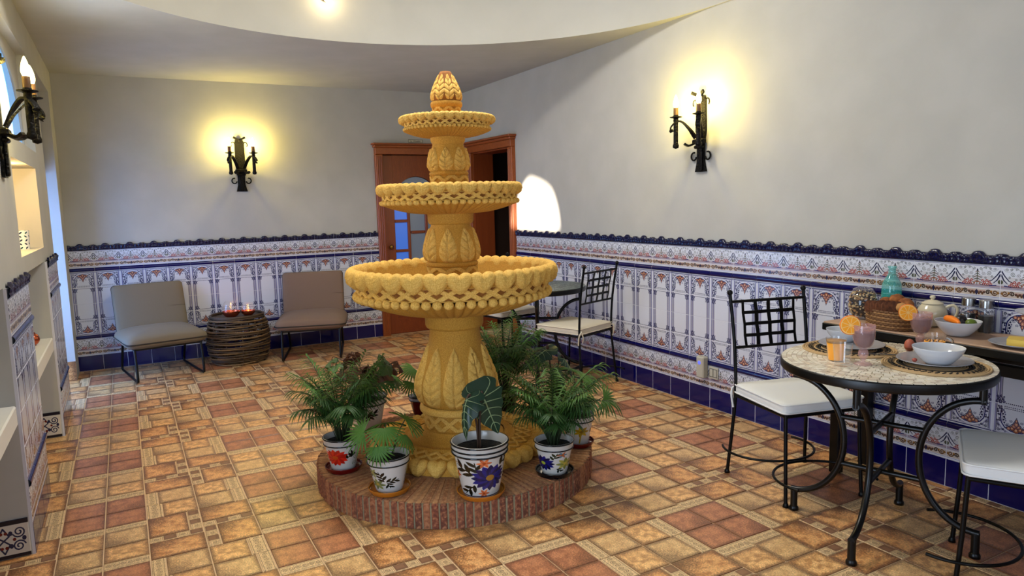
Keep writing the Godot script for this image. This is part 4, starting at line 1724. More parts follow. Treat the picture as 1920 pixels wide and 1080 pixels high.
func build_plinth() -> void:
	var p := thing("brick_plinth", "low round brick plinth under the yellow fountain", "plinth", Vector3(1.506, 0, -3.453))
	var core := MB.new()
	core.lathe([Vector2(0.7335, 0.0), Vector2(0.7335, 0.113), Vector2(0.7335, 0.113), Vector2(0.728, 0.1185)], 96)
	part("mortar", core.mesh(), mortar(), p)
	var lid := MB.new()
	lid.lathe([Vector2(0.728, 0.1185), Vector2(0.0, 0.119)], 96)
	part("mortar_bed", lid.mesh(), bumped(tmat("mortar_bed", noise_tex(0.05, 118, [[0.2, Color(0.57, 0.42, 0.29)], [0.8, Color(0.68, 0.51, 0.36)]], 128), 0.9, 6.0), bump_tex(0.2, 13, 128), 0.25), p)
	var mats := []
	for q in [Color(0.50, 0.265, 0.175), Color(0.56, 0.33, 0.21), Color(0.45, 0.25, 0.17), Color(0.60, 0.375, 0.24), Color(0.53, 0.30, 0.20)]:
		var t: Color = q
		var m := tmat("brick_%d" % mats.size(), noise_tex(0.05, 100 + mats.size(), [[0.2, t * 0.8], [0.5, t], [0.85, Color(0.66, 0.46, 0.31)]], 128), 0.85, 6.0)
		mats.append(bumped(m, bump_tex(0.2, 13, 128), 0.3))
	var tops := []   # top faces: lime and sand smear, with light from above painted in
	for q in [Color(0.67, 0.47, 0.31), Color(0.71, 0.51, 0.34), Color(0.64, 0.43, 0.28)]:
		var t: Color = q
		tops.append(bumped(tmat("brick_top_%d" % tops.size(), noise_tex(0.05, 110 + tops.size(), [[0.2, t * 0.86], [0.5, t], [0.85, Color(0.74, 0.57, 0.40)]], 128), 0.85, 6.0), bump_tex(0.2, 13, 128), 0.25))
	var n := 120
	for k in n:
		var b := MB.new()
		var wob := rng.randf_range(0.0005, 0.006)
		var a0 := 0.03 / n * TAU
		var a1 := 0.84 / n * TAU
		var r0 := 0.455
		var r1 := 0.735 + wob
		var h := 0.12 + rng.randf_range(-0.0015, 0.002)
		var e := 0.004
		var pt := func(a: float, r: float, y: float) -> Vector3: return Vector3(r * cos(a), y, -r * sin(a))
		var ee := e / r1
		# chamfered wedge: outer face, top face, sides
		b.quad(pt.call(a0 + ee, r1, 0.001), pt.call(a1 - ee, r1, 0.001), pt.call(a1 - ee, r1, h - e), pt.call(a0 + ee, r1, h - e), Vector2(0, 1), Vector2(1, 1), Vector2(1, 0), Vector2(0, 0))
		b.quad(pt.call(a0 + ee, r1, h - e), pt.call(a1 - ee, r1, h - e), pt.call(a1 - ee, r1 - e, h), pt.call(a0 + ee, r1 - e, h))
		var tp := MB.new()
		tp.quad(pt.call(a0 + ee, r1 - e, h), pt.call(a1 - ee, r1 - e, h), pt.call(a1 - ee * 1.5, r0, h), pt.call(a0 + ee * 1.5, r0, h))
		for s in 2:
			var a: float = a0 if s == 0 else a1
			var i: float = a + ee if s == 0 else a - ee
			var q := [pt.call(a, r1 - e, 0.001), pt.call(i, r1, 0.001), pt.call(i, r1, h - e), pt.call(a, r1 - e, h - e), pt.call(a, r0, h - e), pt.call(i, r0, h), pt.call(i, r1 - e, h), pt.call(a, r0, 0.001)]
			if s == 0:
				b.quad(q[0], q[1], q[2], q[3])
				b.quad(q[3], q[6], q[5], q[4])
				b.quad(q[7], q[0], q[3], q[4])
			else:
				b.quad(q[1], q[0], q[3], q[2])
				b.quad(q[6], q[3], q[4], q[5])
				b.quad(q[0], q[7], q[4], q[3])
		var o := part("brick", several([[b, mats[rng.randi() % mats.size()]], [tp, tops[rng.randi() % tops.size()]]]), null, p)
		o.rotation.y = TAU * k / n


func mortar() -> StandardMaterial3D:
	return bumped(mat("mortar", Color(0.53, 0.49, 0.38), 0.95), bump_tex(0.2, 17, 128), 0.2)


# ---------------------------------------------------------------- wrought iron sconces
func build_sconces() -> void:
	_sconce("black wrought iron double candle sconce on the back wall, left of the wooden door", Vector3(1.07, 0, ZB), 0.0)
	_sconce("black wrought iron double candle sconce glowing on the right wall", Vector3(XR, 0, -3.63), -PI / 2)
	_sconce("black wrought iron double candle sconce on the tiled left pier, cut by the picture edge", Vector3(XL, 0, -3.90), PI / 2)


func _sconce(label: String, at: Vector3, turn: float) -> void:
	var s := thing("wall_sconce", label, "sconce", at, turn, "wrought iron wall sconces")
	var ir: Material = M.hammered_iron
	var y0 := 1.612
	# back plate: flared foot, long stem, horned crown
	var b := MB.new()
	var pl := PackedVector2Array([Vector2(-0.052, y0), Vector2(0.052, y0), Vector2(0.046, y0 + 0.022), Vector2(0.034, y0 + 0.07), Vector2(0.034, y0 + 0.20), Vector2(0.047, y0 + 0.27), Vector2(0.044, y0 + 0.47), Vector2(0.036, y0 + 0.50),
		Vector2(0.014, y0 + 0.50), Vector2(0.0, y0 + 0.487), Vector2(-0.014, y0 + 0.50), Vector2(-0.036, y0 + 0.50), Vector2(-0.044, y0 + 0.47), Vector2(-0.047, y0 + 0.27), Vector2(-0.034, y0 + 0.20), Vector2(-0.034, y0 + 0.07), Vector2(-0.046, y0 + 0.022)])
	b.prism(pl, 0.004, 0.016)
	b.box(Vector3(0, y0 + 0.10, 0.022), Vector3(0.05, 0.19, 0.016), 0.006)
	b.box(Vector3(0, y0 + 0.20, 0.028), Vector3(0.11, 0.035, 0.036), 0.008)
	b.box(Vector3(0, y0 + 0.165, 0.026), Vector3(0.085, 0.022, 0.03), 0.007)
	part("back_plate", b.mesh(), ir, s)
	b = MB.new()
	for k in [-1.0, 1.0]:
		b.bar(curve([Vector3(0, y0 + 0.503, 0.014), Vector3(k * 0.02, y0 + 0.507, 0.03), Vector3(k * 0.055, y0 + 0.525, 0.045)], 5), 0.02, 0.012, Vector3(0, 0, 1))
	part("crown", b.mesh(), ir, s)
	# scrolls at the shoulders and at the foot
	for k in [-1.0, 1.0]:
		b = MB.new()
		b.tube(arc(Vector3(k * 0.066, y0 + 0.105, 0.012), Vector3(k * 0.024, 0, 0), Vector3(0, 0.026, 0), PI * 1.05, PI * 2.6, 14), 0.006, 7)
		part("scroll", b.mesh(), ir, s)
		b = MB.new()
		b.tube(arc(Vector3(k * 0.058, y0 + 0.455, 0.012), Vector3(k * 0.018, 0, 0), Vector3(0, 0.024, 0), PI * 1.0, -PI * 0.25, 12), 0.004, 7)
		part("scroll", b.mesh(), ir, s)
		# arm: a forged strap that springs forward and drops into the candle holder
		b = MB.new()
		var cx: float = k * 0.108
		var cz := 0.135
		b.bar(curve([Vector3(k * 0.03, y0 + 0.225, 0.03), Vector3(k * 0.052, y0 + 0.285, 0.065), Vector3(k * 0.082, y0 + 0.335, 0.105), Vector3(cx, y0 + 0.335, cz), Vector3(k * 0.128, y0 + 0.30, 0.162), Vector3(k * 0.122, y0 + 0.27, 0.155)], 6), 0.030, 0.010, Vector3(k * 0.3, 0.9, 0.3))
		var arm := part("arm", b.mesh(), ir, s)
		b = MB.new()
		b.bar(curve([Vector3(k * 0.03, y0 + 0.19, 0.04), Vector3(k * 0.05, y0 + 0.175, 0.075), Vector3(k * 0.065, y0 + 0.19, 0.10)], 5), 0.026, 0.014, Vector3(0, 1, 0))
		part("bracket", b.mesh(), ir, s)
		b = MB.new()
		b.lathe([Vector2(0.0, y0 + 0.158), Vector2(0.019, y0 + 0.165), Vector2(0.021, y0 + 0.18), Vector2(0.0155, y0 + 0.195), Vector2(0.0155, y0 + 0.335), Vector2(0.018, y0 + 0.345), Vector2(0.016, y0 + 0.358), Vector2(0.022, y0 + 0.362), Vector2(0.040, y0 + 0.366), Vector2(0.042, y0 + 0.371), Vector2(0.018, y0 + 0.373), Vector2(0.017, y0 + 0.382)], 18, Vector3(cx, 0, cz))
		part("candle_holder", b.mesh(), ir, arm)
		b = MB.new()
		b.lathe([Vector2(0.0155, y0 + 0.378), Vector2(0.0165, y0 + 0.392), Vector2(0.0155, y0 + 0.43), Vector2(0.0, y0 + 0.432)], 18, Vector3(cx, 0, cz))
		part("candle_sleeve", b.mesh(), M.socket_amber, arm)
		b = MB.new()
		var pr := smooth_prof([Vector2(0.010, y0 + 0.428), Vector2(0.0165, y0 + 0.445), Vector2(0.0175, y0 + 0.462), Vector2(0.012, y0 + 0.490), Vector2(0.004, y0 + 0.512), Vector2(0.0, y0 + 0.517)], 4)
		b.lathe(pr, 16, Vector3(cx, 0, cz))
		part("candle_bulb", b.mesh(), M.bulb, arm)
		bulb_light("candle_light", Vector3(cx, y0 + 0.465, cz), Color(1.0, 0.89, 0.46), 0.24, 0.012, s)

# ---------------------------------------------------------------- soft and round helpers
# pillow: super-ellipsoid with a seam
func pillow(w: float, h: float, d: float, ex := 0.28, ey := 0.55, seg := 56, rings := 18) -> MB:
	var b := MB.new()
	var rows := []
	for j in rings + 1:
		var la := lerpf(-PI / 2, PI / 2, float(j) / rings)
		var cy := pow(absf(cos(la)), ey)
		var sy := signf(sin(la)) * pow(absf(sin(la)), ey)
		var row := PackedVector3Array()
		for i in seg + 1:
			var a := TAU * i / seg
			row.append(Vector3(w / 2 * cy * signf(cos(a)) * pow(absf(cos(a)), ex), h / 2 * sy, -d / 2 * cy * signf(sin(a)) * pow(absf(sin(a)), ex)))
		rows.append(row)
	b.grid(rows, true)
	return b


func rounded_rect(w: float, d: float, r: float, y: float, n := 6) -> Array:
	var out := []
	for q in 4:
		var c := Vector3((w / 2 - r) * [1, -1, -1, 1][q], y, -(d / 2 - r) * [1, 1, -1, -1][q])
		for k in n + 1:
			var a := PI / 2 * (q + float(k) / n)
			out.append(c + Vector3(cos(a), 0, -sin(a)) * r)
	out.append(out[0])
	return out


# ---------------------------------------------------------------- lounge corner
func build_lounge() -> void:
	var a := _lounge_chair("grey taupe velvet lounge chair beside the doorway, on black sled legs", M.taupe_velvet, Vector3(0.215, 0, -7.02), 0.17)
	a.set_meta("group", "velvet lounge chairs")
	var b := _lounge_chair("brown velvet lounge chair between the rattan table and the fountain", M.brown_velvet, Vector3(1.575, 0, -7.02), -0.30)
	b.set_meta("group", "velvet lounge chairs")
	# rattan drum table
	var t := thing("rattan_table", "round dark woven rattan drum table between two lounge chairs", "side table", Vector3(0.885, 0, -7.10))
	var cane := MB.new()
	var cane2 := MB.new()
	for k in 27:
		var f := k / 26.0
		var y := 0.018 + f * 0.425
		var r := 0.205 + 0.078 * sin(PI * (0.16 + f * 0.70))
		var pts := []
		var ph := rng.randf() * TAU
		for i in 41:
			var an := TAU * i / 40
			var rr := r + 0.006 * sin(an * 3 + ph) + rng.randf_range(-0.002, 0.002)
			pts.append(Vector3(rr * cos(an), y + 0.007 * sin(an * 2 + ph * 1.7), -rr * sin(an)))
		pts[40] = pts[0]
		(cane if k % 3 else cane2).tube(pts, 0.0075, 6, false)
	part("cane", cane.mesh(), M.rattan, t)
	part("light_cane", cane2.mesh(), M.rattan_light, t)
	for k in 12:
		var an := TAU * k / 12
		var pts := []
		for j in 9:
			var f := j / 8.0
			var r := 0.198 + 0.076 * sin(PI * (0.16 + f * 0.70))
			pts.append(Vector3(r * cos(an), 0.006 + f * 0.44, -r * sin(an)))
		var s := MB.new()
		s.tube(pts, 0.007, 6)
		part("stake", s.mesh(), M.rattan, t)
	var top := MB.new()
	top.lathe([Vector2(0.0, 0.425), Vector2(0.225, 0.428), Vector2(0.228, 0.436), Vector2(0.0, 0.437)], 40)
	part("tabletop", top.mesh(), M.rattan, t)
	var rim := MB.new()
	rim.tube(arc(Vector3(0, 0.448, 0), Vector3(0.236, 0, 0), Vector3(0, 0, 0.236), 0, TAU, 40), 0.011, 8, false)
	part("rim", rim.mesh(), M.rattan, t)
	for q in [["larger rounded glass tealight lantern on the rattan table, copper inside its foot", 0.83, -7.05, 0.078, 0.150], ["smaller rounded glass tealight lantern on the rattan table, at the right", 0.985, -7.07, 0.064, 0.122]]:
		var l := thing("tealight_lantern", q[0], "candle holder", Vector3(q[1], 0.437, q[2]), 0.0, "tealight lanterns on the rattan table")
		var r: float = q[3]
		var h: float = q[4]
		var g := MB.new()
		g.lathe(smooth_prof([Vector2(r * 0.55, 0.004), Vector2(r * 0.92, h * 0.22), Vector2(r, h * 0.45), Vector2(r * 0.86, h * 0.78), Vector2(r * 0.62, h)], 5), 28)
		part("glass_bowl", g.mesh(), M.clear_glass, l)
		g = MB.new()
		g.lathe(smooth_prof([Vector2(0.0, 0.0), Vector2(r * 0.56, 0.002), Vector2(r * 0.93, h * 0.20), Vector2(r * 1.0, h * 0.36), Vector2(r * 0.97, h * 0.37), Vector2(r * 0.88, h * 0.20), Vector2(r * 0.5, 0.008), Vector2(0.0, 0.008)], 4), 28)
		part("copper_foot", g.mesh(), M.copper, l)
		g = MB.new()
		g.lathe([Vector2(0.0, 0.008), Vector2(0.019, 0.008), Vector2(0.019, 0.008), Vector2(0.019, 0.024), Vector2(0.019, 0.024), Vector2(0.0, 0.023)], 18)
		part("candle", g.mesh(), M.wax, l)
		g = MB.new()
		g.ball(Vector3(0, 0.036, 0), Vector3(0.006, 0.014, 0.006), 8, 6)
		part("candle_flame", g.mesh(), M.flame, l)
		bulb_light("candle_light", Vector3(0, 0.036, 0), Color(1.0, 0.62, 0.28), 0.012, 0.01, l)


func _lounge_chair(label: String, m: Material, at: Vector3, turn: float) -> Node3D:
	var c := thing("lounge_chair", label, "chair", at, turn)
	var s := pillow(0.66, 0.15, 0.66, 0.22, 0.75)
	for k in s.v.size():   # sagging front, thicker middle
		var p := s.v[k]
		var f := (1.0 - pow(p.x / 0.36, 2.0)) * 0.022
		p.y += f if p.y > 0 else f * 0.3
		s.v[k] = p
	part("seat_cushion", s.mesh(), m, c, Vector3(0, 0.335, 0.03))
	var pp := MB.new()
	pp.tube(rounded_rect(0.655, 0.655, 0.05, 0.0), 0.006, 6, false)
	part("piping", pp.mesh(), M.piping, c.get_node("seat_cushion"))
	var bk := pillow(0.60, 0.09, 0.47, 0.12, 0.45)
	var o := part("back_cushion", bk.mesh(), m, c)
	o.transform = Transform3D(Basis(Vector3.RIGHT, 1.30), Vector3(0, 0.555, -0.285))
	var p2 := MB.new()
	p2.tube(rounded_rect(0.595, 0.465, 0.03, 0.0), 0.005, 6, false)
	part("piping", p2.mesh(), M.piping, o)
	for x in [-0.265, 0.265]:
		var l := MB.new()
		var r := 0.025
		var pts := [Vector3(x, 0.29, -0.20), Vector3(x, 0.06, -0.335)]
		pts.append_array([Vector3(x, 0.02, -0.35), Vector3(x, 0.011, -0.32)])
		pts.append_array([Vector3(x, 0.011, 0.0), Vector3(x, 0.011, 0.31), Vector3(x, 0.02, 0.34), Vector3(x, 0.05, 0.345), Vector3(x, 0.17, 0.325), Vector3(x, 0.285, 0.30)])
		l.tube(pts, 0.0105, 8)
		part("sled_leg", l.mesh(), M.black_metal, c)
	var fr := MB.new()
	for z in [-0.20, 0.30]:
		fr.tube([Vector3(-0.265, 0.285, z), Vector3(0.265, 0.285, z)], 0.0105, 8)
	for x in [-0.265, 0.265]:
		fr.tube([Vector3(x, 0.285, -0.20), Vector3(x, 0.285, 0.30)], 0.0105, 8)
		fr.tube([Vector3(x, 0.285, -0.20), Vector3(x, 0.50, -0.305)], 0.0105, 8)
	part("frame", fr.mesh(), M.black_metal, c)
	return c


# ---------------------------------------------------------------- wrought iron chairs and mosaic tables
func _iron_chair(label: String, cloth: Material, at: Vector3, turn: float) -> Node3D:
	var c := thing("iron_chair", label, "chair", at, turn, "black iron chairs with lattice backs")
	var ir: Material = M.iron
	for s in [-1.0, 1.0]:
		var b := MB.new()
		b.tube(curve([Vector3(s * 0.235, 0.0, -0.235), Vector3(s * 0.222, 0.22, -0.215), Vector3(s * 0.212, 0.44, -0.20), Vector3(s * 0.213, 0.70, -0.215), Vector3(s * 0.217, 0.945, -0.255)], 4), 0.0088, 8)
		b.ball(Vector3(s * 0.217, 0.952, -0.256), Vector3(0.0145, 0.015, 0.0145), 12, 8)
		b.lathe([Vector2(0.0, 0.0), Vector2(0.014, 0.0), Vector2(0.013, 0.012), Vector2(0.009, 0.02)], 10, Vector3(s * 0.235, 0, -0.235))
		part("back_leg", b.mesh(), ir, c)
	for s in [-1.0, 1.0]:
		var b := MB.new()
		b.tube([Vector3(s * 0.208, 0.0, 0.225), Vector3(s * 0.203, 0.22, 0.21), Vector3(s * 0.20, 0.432, 0.20)], 0.0088, 8)
		b.lathe([Vector2(0.0, 0.0), Vector2(0.014, 0.0), Vector2(0.013, 0.012), Vector2(0.009, 0.02)], 10, Vector3(s * 0.208, 0, 0.225))
		part("leg", b.mesh(), ir, c)
	var fr := MB.new()
	var q := [Vector3(-0.212, 0.425, -0.20), Vector3(0.212, 0.425, -0.20), Vector3(0.20, 0.425, 0.20), Vector3(-0.20, 0.425, 0.20)]
	for k in 4:
		fr.tube([q[k], q[(k + 1) % 4]], 0.009, 8)
	for k in 4:
		fr.tube([q[0].lerp(q[1], 0.2 + 0.2 * k), q[3].lerp(q[2], 0.2 + 0.2 * k)], 0.006, 6)
	part("seat_frame", fr.mesh(), ir, c)
	# back: two rails, lattice of woven straps
	var back_z := func(y: float) -> float: return lerpf(-0.210, -0.250, (y - 0.66) / 0.26)
	for y in [0.672, 0.905]:
		var b := MB.new()
		b.tube([Vector3(-0.215, y, back_z.call(y)), Vector3(0.215, y, back_z.call(y))], 0.0078, 8)
		part("back_rail", b.mesh(), ir, c)
	for k in 5:
		var x := -0.150 + 0.075 * k
		var b := MB.new()
		var pts := []
		for i in 9:
			var y := lerpf(0.672, 0.905, i / 8.0)
			pts.append(Vector3(x * (0.97 + 0.03 * i / 8.0), y, back_z.call(y) + 0.003 * cos(PI * (i / 2.0 + k))))
		b.bar(pts, 0.013 if k in [0, 4] else 0.019, 0.004, Vector3(0, 0, 1))
		part("lattice_strap", b.mesh(), ir, c)
	for k in 3:
		var y := 0.73 + 0.058 * k
		var b := MB.new()
		var pts := []
		for i in 9:
			pts.append(Vector3(lerpf(-0.148, 0.148, i / 8.0), y, back_z.call(y) - 0.003 * cos(PI * (i / 2.0 + k))))
		b.bar(pts, 0.017, 0.004, Vector3(0, 0, 1))
		part("lattice_strap", b.mesh(), ir, c)
	for s in [-1.0, 1.0]:
		var b := MB.new()
		b.tube(arc(Vector3(0, 0.118, s * 0.225), Vector3(0.235, 0, 0), Vector3(0, 0, -s * 0.215), -0.45, PI + 0.45, 26), 0.0065, 7)
		part("stretcher", b.mesh(), ir, c)
	var cu := pillow(0.445, 0.058, 0.43, 0.16, 0.30)
	var o := part("cushion", cu.mesh(), cloth, c, Vector3(0, 0.463, 0.005))
	var pp := MB.new()
	pp.tube(rounded_rect(0.444, 0.429, 0.03, 0.019), 0.004, 6, false)
	pp.tube(rounded_rect(0.444, 0.429, 0.03, -0.019), 0.004, 6, false)
	part("piping", pp.mesh(), cloth, o)
	for s in [-1.0, 1.0]:
		var b := MB.new()
		b.tube(curve([Vector3(s * 0.19, 0.0, -0.20), Vector3(s * 0.215, 0.0, -0.225), Vector3(s * 0.23, -0.035, -0.215), Vector3(s * 0.225, -0.10, -0.205)], 5), 0.0055, 6)
		b.tube(curve([Vector3(s * 0.215, 0.0, -0.225), Vector3(s * 0.205, -0.04, -0.235), Vector3(s * 0.20, -0.085, -0.225)], 5), 0.005, 6)
		part("tie", b.mesh(), cloth, o)
	return c


func _mosaic_table(label: String, at: Vector3, foot_angle: float, tones: Array, grout: Material) -> Node3D:
	var t := thing("mosaic_table", label, "table", at, 0.0, "round mosaic bistro tables")
	var R := 0.403
	var b := MB.new()
	b.lathe([Vector2(0.0, 0.708), Vector2(R - 0.02, 0.708), Vector2(R - 0.004, 0.712), Vector2(R, 0.718), Vector2(R, 0.744), Vector2(R - 0.004, 0.7505), Vector2(R - 0.010, 0.7515), Vector2(R - 0.012, 0.7495)], 72)
	part("rim", b.mesh(), M.black_metal, t)
	b = MB.new()
	b.lathe([Vector2(R - 0.011, 0.7492), Vector2(0.0, 0.7492)], 72)
	var tp := part("tabletop", b.mesh(), grout, t)
	var m := MB.new()
	var r0 := 0.03
	var ring := 0
	while r0 < R - 0.022:
		var w := 0.0205
		var n := maxi(5, int(TAU * (r0 + w / 2) / (0.030 + 0.008 * (ring % 2))))
		for k in n:
			var a0 := TAU * (k + 0.06 + 0.5 * (ring % 2)) / n
			var a1 := TAU * (k + 0.94 + 0.5 * (ring % 2)) / n
			var tone: Color = tones[rng.randi() % tones.size()]
			if ring % 4 == 1 and k % 2 == 0:
				tone = tones[0]
			m.tint = tone
			var y := 0.7518 + rng.randf_range(-0.0003, 0.0003)
			var p := []
			for q in [[r0 + 0.001, a0], [r0 + w - 0.001, a0], [r0 + w - 0.001, a1], [r0 + 0.001, a1]]:
				p.append(Vector3(q[0] * cos(q[1]), y, -q[0] * sin(q[1])))
			m.quad(p[0], p[1], p[2], p[3])
			for q in 4:
				var A: Vector3 = p[q]
				var B: Vector3 = p[(q + 1) % 4]
				m.quad(A - Vector3(0, 0.003, 0), B - Vector3(0, 0.003, 0), B, A)
		r0 += w
		ring += 1
	part("mosaic", m.mesh(), M.mosaic, tp).set_meta("kind", "stuff")
	for k in 4:
		var a := foot_angle + TAU * k / 4
		var d := Vector3(cos(a), 0, sin(a))
		b = MB.new()
		var pts := [d * 0.355 + Vector3(0, 0.71, 0), d * 0.355 + Vector3(0, 0.630, 0)]
		b.tube(pts, 0.0145, 10)
		b.tube(arc(d * 0.36 + Vector3(0, 0.368, 0), -d * 0.215, Vector3(0, 0.268, 0), PI / 2 * 1.02, -PI / 2 * 1.02, 30), 0.0135, 10)
		b.tube([d * 0.355 + Vector3(0, 0.10, 0), d * 0.355], 0.0155, 10)
		b.lathe([Vector2(0.0, 0.0), Vector2(0.021, 0.0), Vector2(0.021, 0.012), Vector2(0.016, 0.02)], 14, d * 0.355)
		part("leg", b.mesh(), M.black_metal, t)
	for y in [0.27, 0.48]:
		for k in 2:
			var a := foot_angle + TAU * k / 4
			var d := Vector3(cos(a), 0, sin(a)) * (0.157 if y > 0.3 else 0.157)
			b = MB.new()
			b.tube([d + Vector3(0, y, 0), -d + Vector3(0, y, 0)], 0.0115, 8)
			part("brace", b.mesh(), M.black_metal, t)
	return t


func build_tables_and_chairs() -> void:
	var creams := [Color(0.72, 0.66, 0.54), Color(0.80, 0.75, 0.64), Color(0.66, 0.57, 0.45), Color(0.76, 0.70, 0.57), Color(0.55, 0.47, 0.38)]
	_mosaic_table("round table with cream mosaic top laid for breakfast beside the counter", Vector3(2.735, 0, -1.80), atan2(-0.335, -0.118), creams, M.mosaic_grout)
	var greens := [Color(0.075, 0.105, 0.095), Color(0.12, 0.155, 0.14), Color(0.05, 0.065, 0.06), Color(0.17, 0.20, 0.18)]
	_mosaic_table("empty round table with dark grey green top partly hidden by the fountain basin", Vector3(2.95, 0, -4.99), 0.55, greens, M.dark_mosaic_grout)
	_iron_chair("black iron lattice-back chair with white cushion between the breakfast table and the tiled wall", M.white_cloth, Vector3(2.86, 0, -2.335), -0.25)
	_iron_chair("black iron chair with white cushion cut by the lower right picture edge", M.white_cloth, Vector3(2.845, 0, -1.285), -2.606)
	_iron_chair("black iron lattice-back chair with cream cushion in front of the dark green table", M.cream_cloth, Vector3(3.06, 0, -4.60), -2.80)
	_iron_chair("black iron chair with cream cushion behind the dark green table, mostly hidden", M.cream_cloth, Vector3(3.02, 0, -5.66), 0.15)


# ---------------------------------------------------------------- counter
func build_counter() -> void:
	var c := thing("breakfast_counter", "narrow black framed counter with beige wooden top along the right wall", "counter")
	var x0 := 3.09
	var x1 := 3.44
	var z0 := -2.375
	var z1 := 0.55
	var b := MB.new()
	b.box(Vector3((x0 + x1) / 2 + 0.002, 0.796, (z0 + z1) / 2), Vector3(x1 - x0 - 0.006, 0.008, z1 - z0 - 0.01), 0.002)
	part("worktop", b.mesh(), M.counter_top, c)
	b = MB.new()
	b.box(Vector3((x0 + x1) / 2, 0.775, (z0 + z1) / 2), Vector3(x1 - x0, 0.036, z1 - z0), 0.003)
	part("top_frame", b.mesh(), M.black_metal, c)
	b = MB.new()
	b.box(Vector3(x0 + 0.085, 0.743, (z0 + z1) / 2 + 0.03), Vector3(0.035, 0.03, z1 - z0 - 0.08))
	b.box(Vector3(x0 + 0.085, 0.695, (z0 + z1) / 2 + 0.30), Vector3(0.035, 0.05, z1 - z0 - 0.62), 0.003)
	part("rail", b.mesh(), M.black_metal, c)
	for p in [[3.165, -2.325], [3.40, -2.325], [3.165, 0.48], [3.40, 0.48]]:
		b = MB.new()
		b.box(Vector3(p[0], 0.38, p[1]), Vector3(0.05, 0.76, 0.05), 0.003)
		part("leg", b.mesh(), M.black_metal, c)

# ---------------------------------------------------------------- table ware
const TY := 0.7522      # table surface
const CY := 0.8002      # counter surface


func hollow(outer: Array, thick: float) -> Array:   # closed wall from an outer profile that starts on the axis
	var out := outer.duplicate()
	for k in range(outer.size() - 1, -1, -1):
		var p: Vector2 = outer[k]
		var q: Vector2 = outer[mini(k + 1, outer.size() - 1)]
		var o: Vector2 = outer[maxi(k - 1, 0)]
		var t := (q - o).normalized()
		var inn := Vector2(-t.y, t.x) * thick
		out.append(Vector2(maxf(0.0, p.x + inn.x), p.y + inn.y))
	return out


func turned(called: String, label: String, category: String, prof: Array, m: Material, at: Vector3, group := "", seg := 40) -> MeshInstance3D:
	var b := MB.new()
	b.lathe(prof, seg)
	return single(called, label, category, b.mesh(), m, at, 0.0, group)


func orange_slice(label: String, at: Vector3, r: float, facing: float, tip: float) -> void:
	var o := thing("orange_slice", label, "fruit", at, facing, "orange slices on the goblets")
	var inner := Node3D.new()
	var b := MB.new()
	var bas := Basis(Vector3.RIGHT, PI / 2)
	b.t = Transform3D(Basis(Vector3(0, 0, 1), tip) * bas, Vector3.ZERO)
	inner.free()
	b.lathe([Vector2(r * 0.93, -0.004), Vector2(r, -0.0035), Vector2(r * 1.01, 0.0), Vector2(r, 0.0035), Vector2(r * 0.93, 0.004)], 36)
	part("peel", b.mesh(), M.orange_peel, o)
	var c := MB.new()
	c.t = b.t
	c.lathe([Vector2(0.0, -0.0036), Vector2(r * 0.94, -0.0036), Vector2(r * 0.94, -0.0036), Vector2(r * 0.94, 0.0036), Vector2(r * 0.94, 0.0036), Vector2(0.0, 0.0036)], 36)
	part("pith", c.mesh(), M.orange_pith, o)
	for k in 9:
		var a0 := TAU * (k + 0.06) / 9
		var a1 := TAU * (k + 0.94) / 9
		var pl := PackedVector2Array([Vector2.from_angle((a0 + a1) / 2) * r * 0.10])
		for i in 5:
			pl.append(Vector2.from_angle(lerpf(a0, a1, i / 4.0)) * r * 0.83)
		var s := MB.new()
		s.t = Transform3D(Basis(Vector3(0, 0, 1), tip), Vector3.ZERO)
		s.prism(pl, -0.0046, 0.0046)
		part("segment", s.mesh(), M.orange_flesh, o)


func goblet(label: String, at: Vector3, turn: float) -> void:
	var g := thing("goblet", label, "glass", at, turn, "pink goblets on the breakfast table")
	var b := MB.new()
	var dimple := func(a: float, k: int) -> float: return 1.0 + 0.030 * pow(absf(sin(a * 9.0 + (PI / 2 if k % 2 else 0.0))), 1.5)
	var pr := [Vector2(0.0, 0.062), Vector2(0.014, 0.064), Vector2(0.026, 0.074), Vector2(0.034, 0.086), Vector2(0.038, 0.098), Vector2(0.041, 0.110), Vector2(0.042, 0.122), Vector2(0.0425, 0.134)]
	b.lathe(pr, 72, Vector3.ZERO, Vector2(0, 1), dimple)
	b.lathe([Vector2(0.0425, 0.134), Vector2(0.043, 0.150), Vector2(0.0435, 0.162), Vector2(0.042, 0.163), Vector2(0.041, 0.150), Vector2(0.040, 0.134)], 48)
	part("bowl", b.mesh(), M.pink_glass, g)
	b = MB.new()
	b.lathe(smooth_prof([Vector2(0.0, 0.064), Vector2(0.013, 0.061), Vector2(0.019, 0.050), Vector2(0.019, 0.036), Vector2(0.010, 0.022), Vector2(0.009, 0.012), Vector2(0.028, 0.006), Vector2(0.033, 0.003), Vector2(0.033, 0.0), Vector2(0.0, 0.0)], 4), 32)
	part("stem", b.mesh(), M.pink_glass, g)
	b = MB.new()
	b.lathe([Vector2(0.0, 0.066), Vector2(0.024, 0.075), Vector2(0.036, 0.098), Vector2(0.0395, 0.130), Vector2(0.0395, 0.138), Vector2(0.0, 0.138)], 32)
	part("muesli", b.mesh(), M.granola_dark, g)
	var fl := MB.new()
	for k in 26:
		var rr := sqrt(rng.randf()) * 0.034
		var a := rng.randf() * TAU
		fl.ball(Vector3(rr * cos(a), 0.1385 + rng.randf() * 0.004, rr * sin(a)), Vector3(0.005, 0.0025, 0.004), 6, 4, Basis(Vector3.UP, a * 3))
	part("flakes", fl.mesh(), M.granola_light, g)


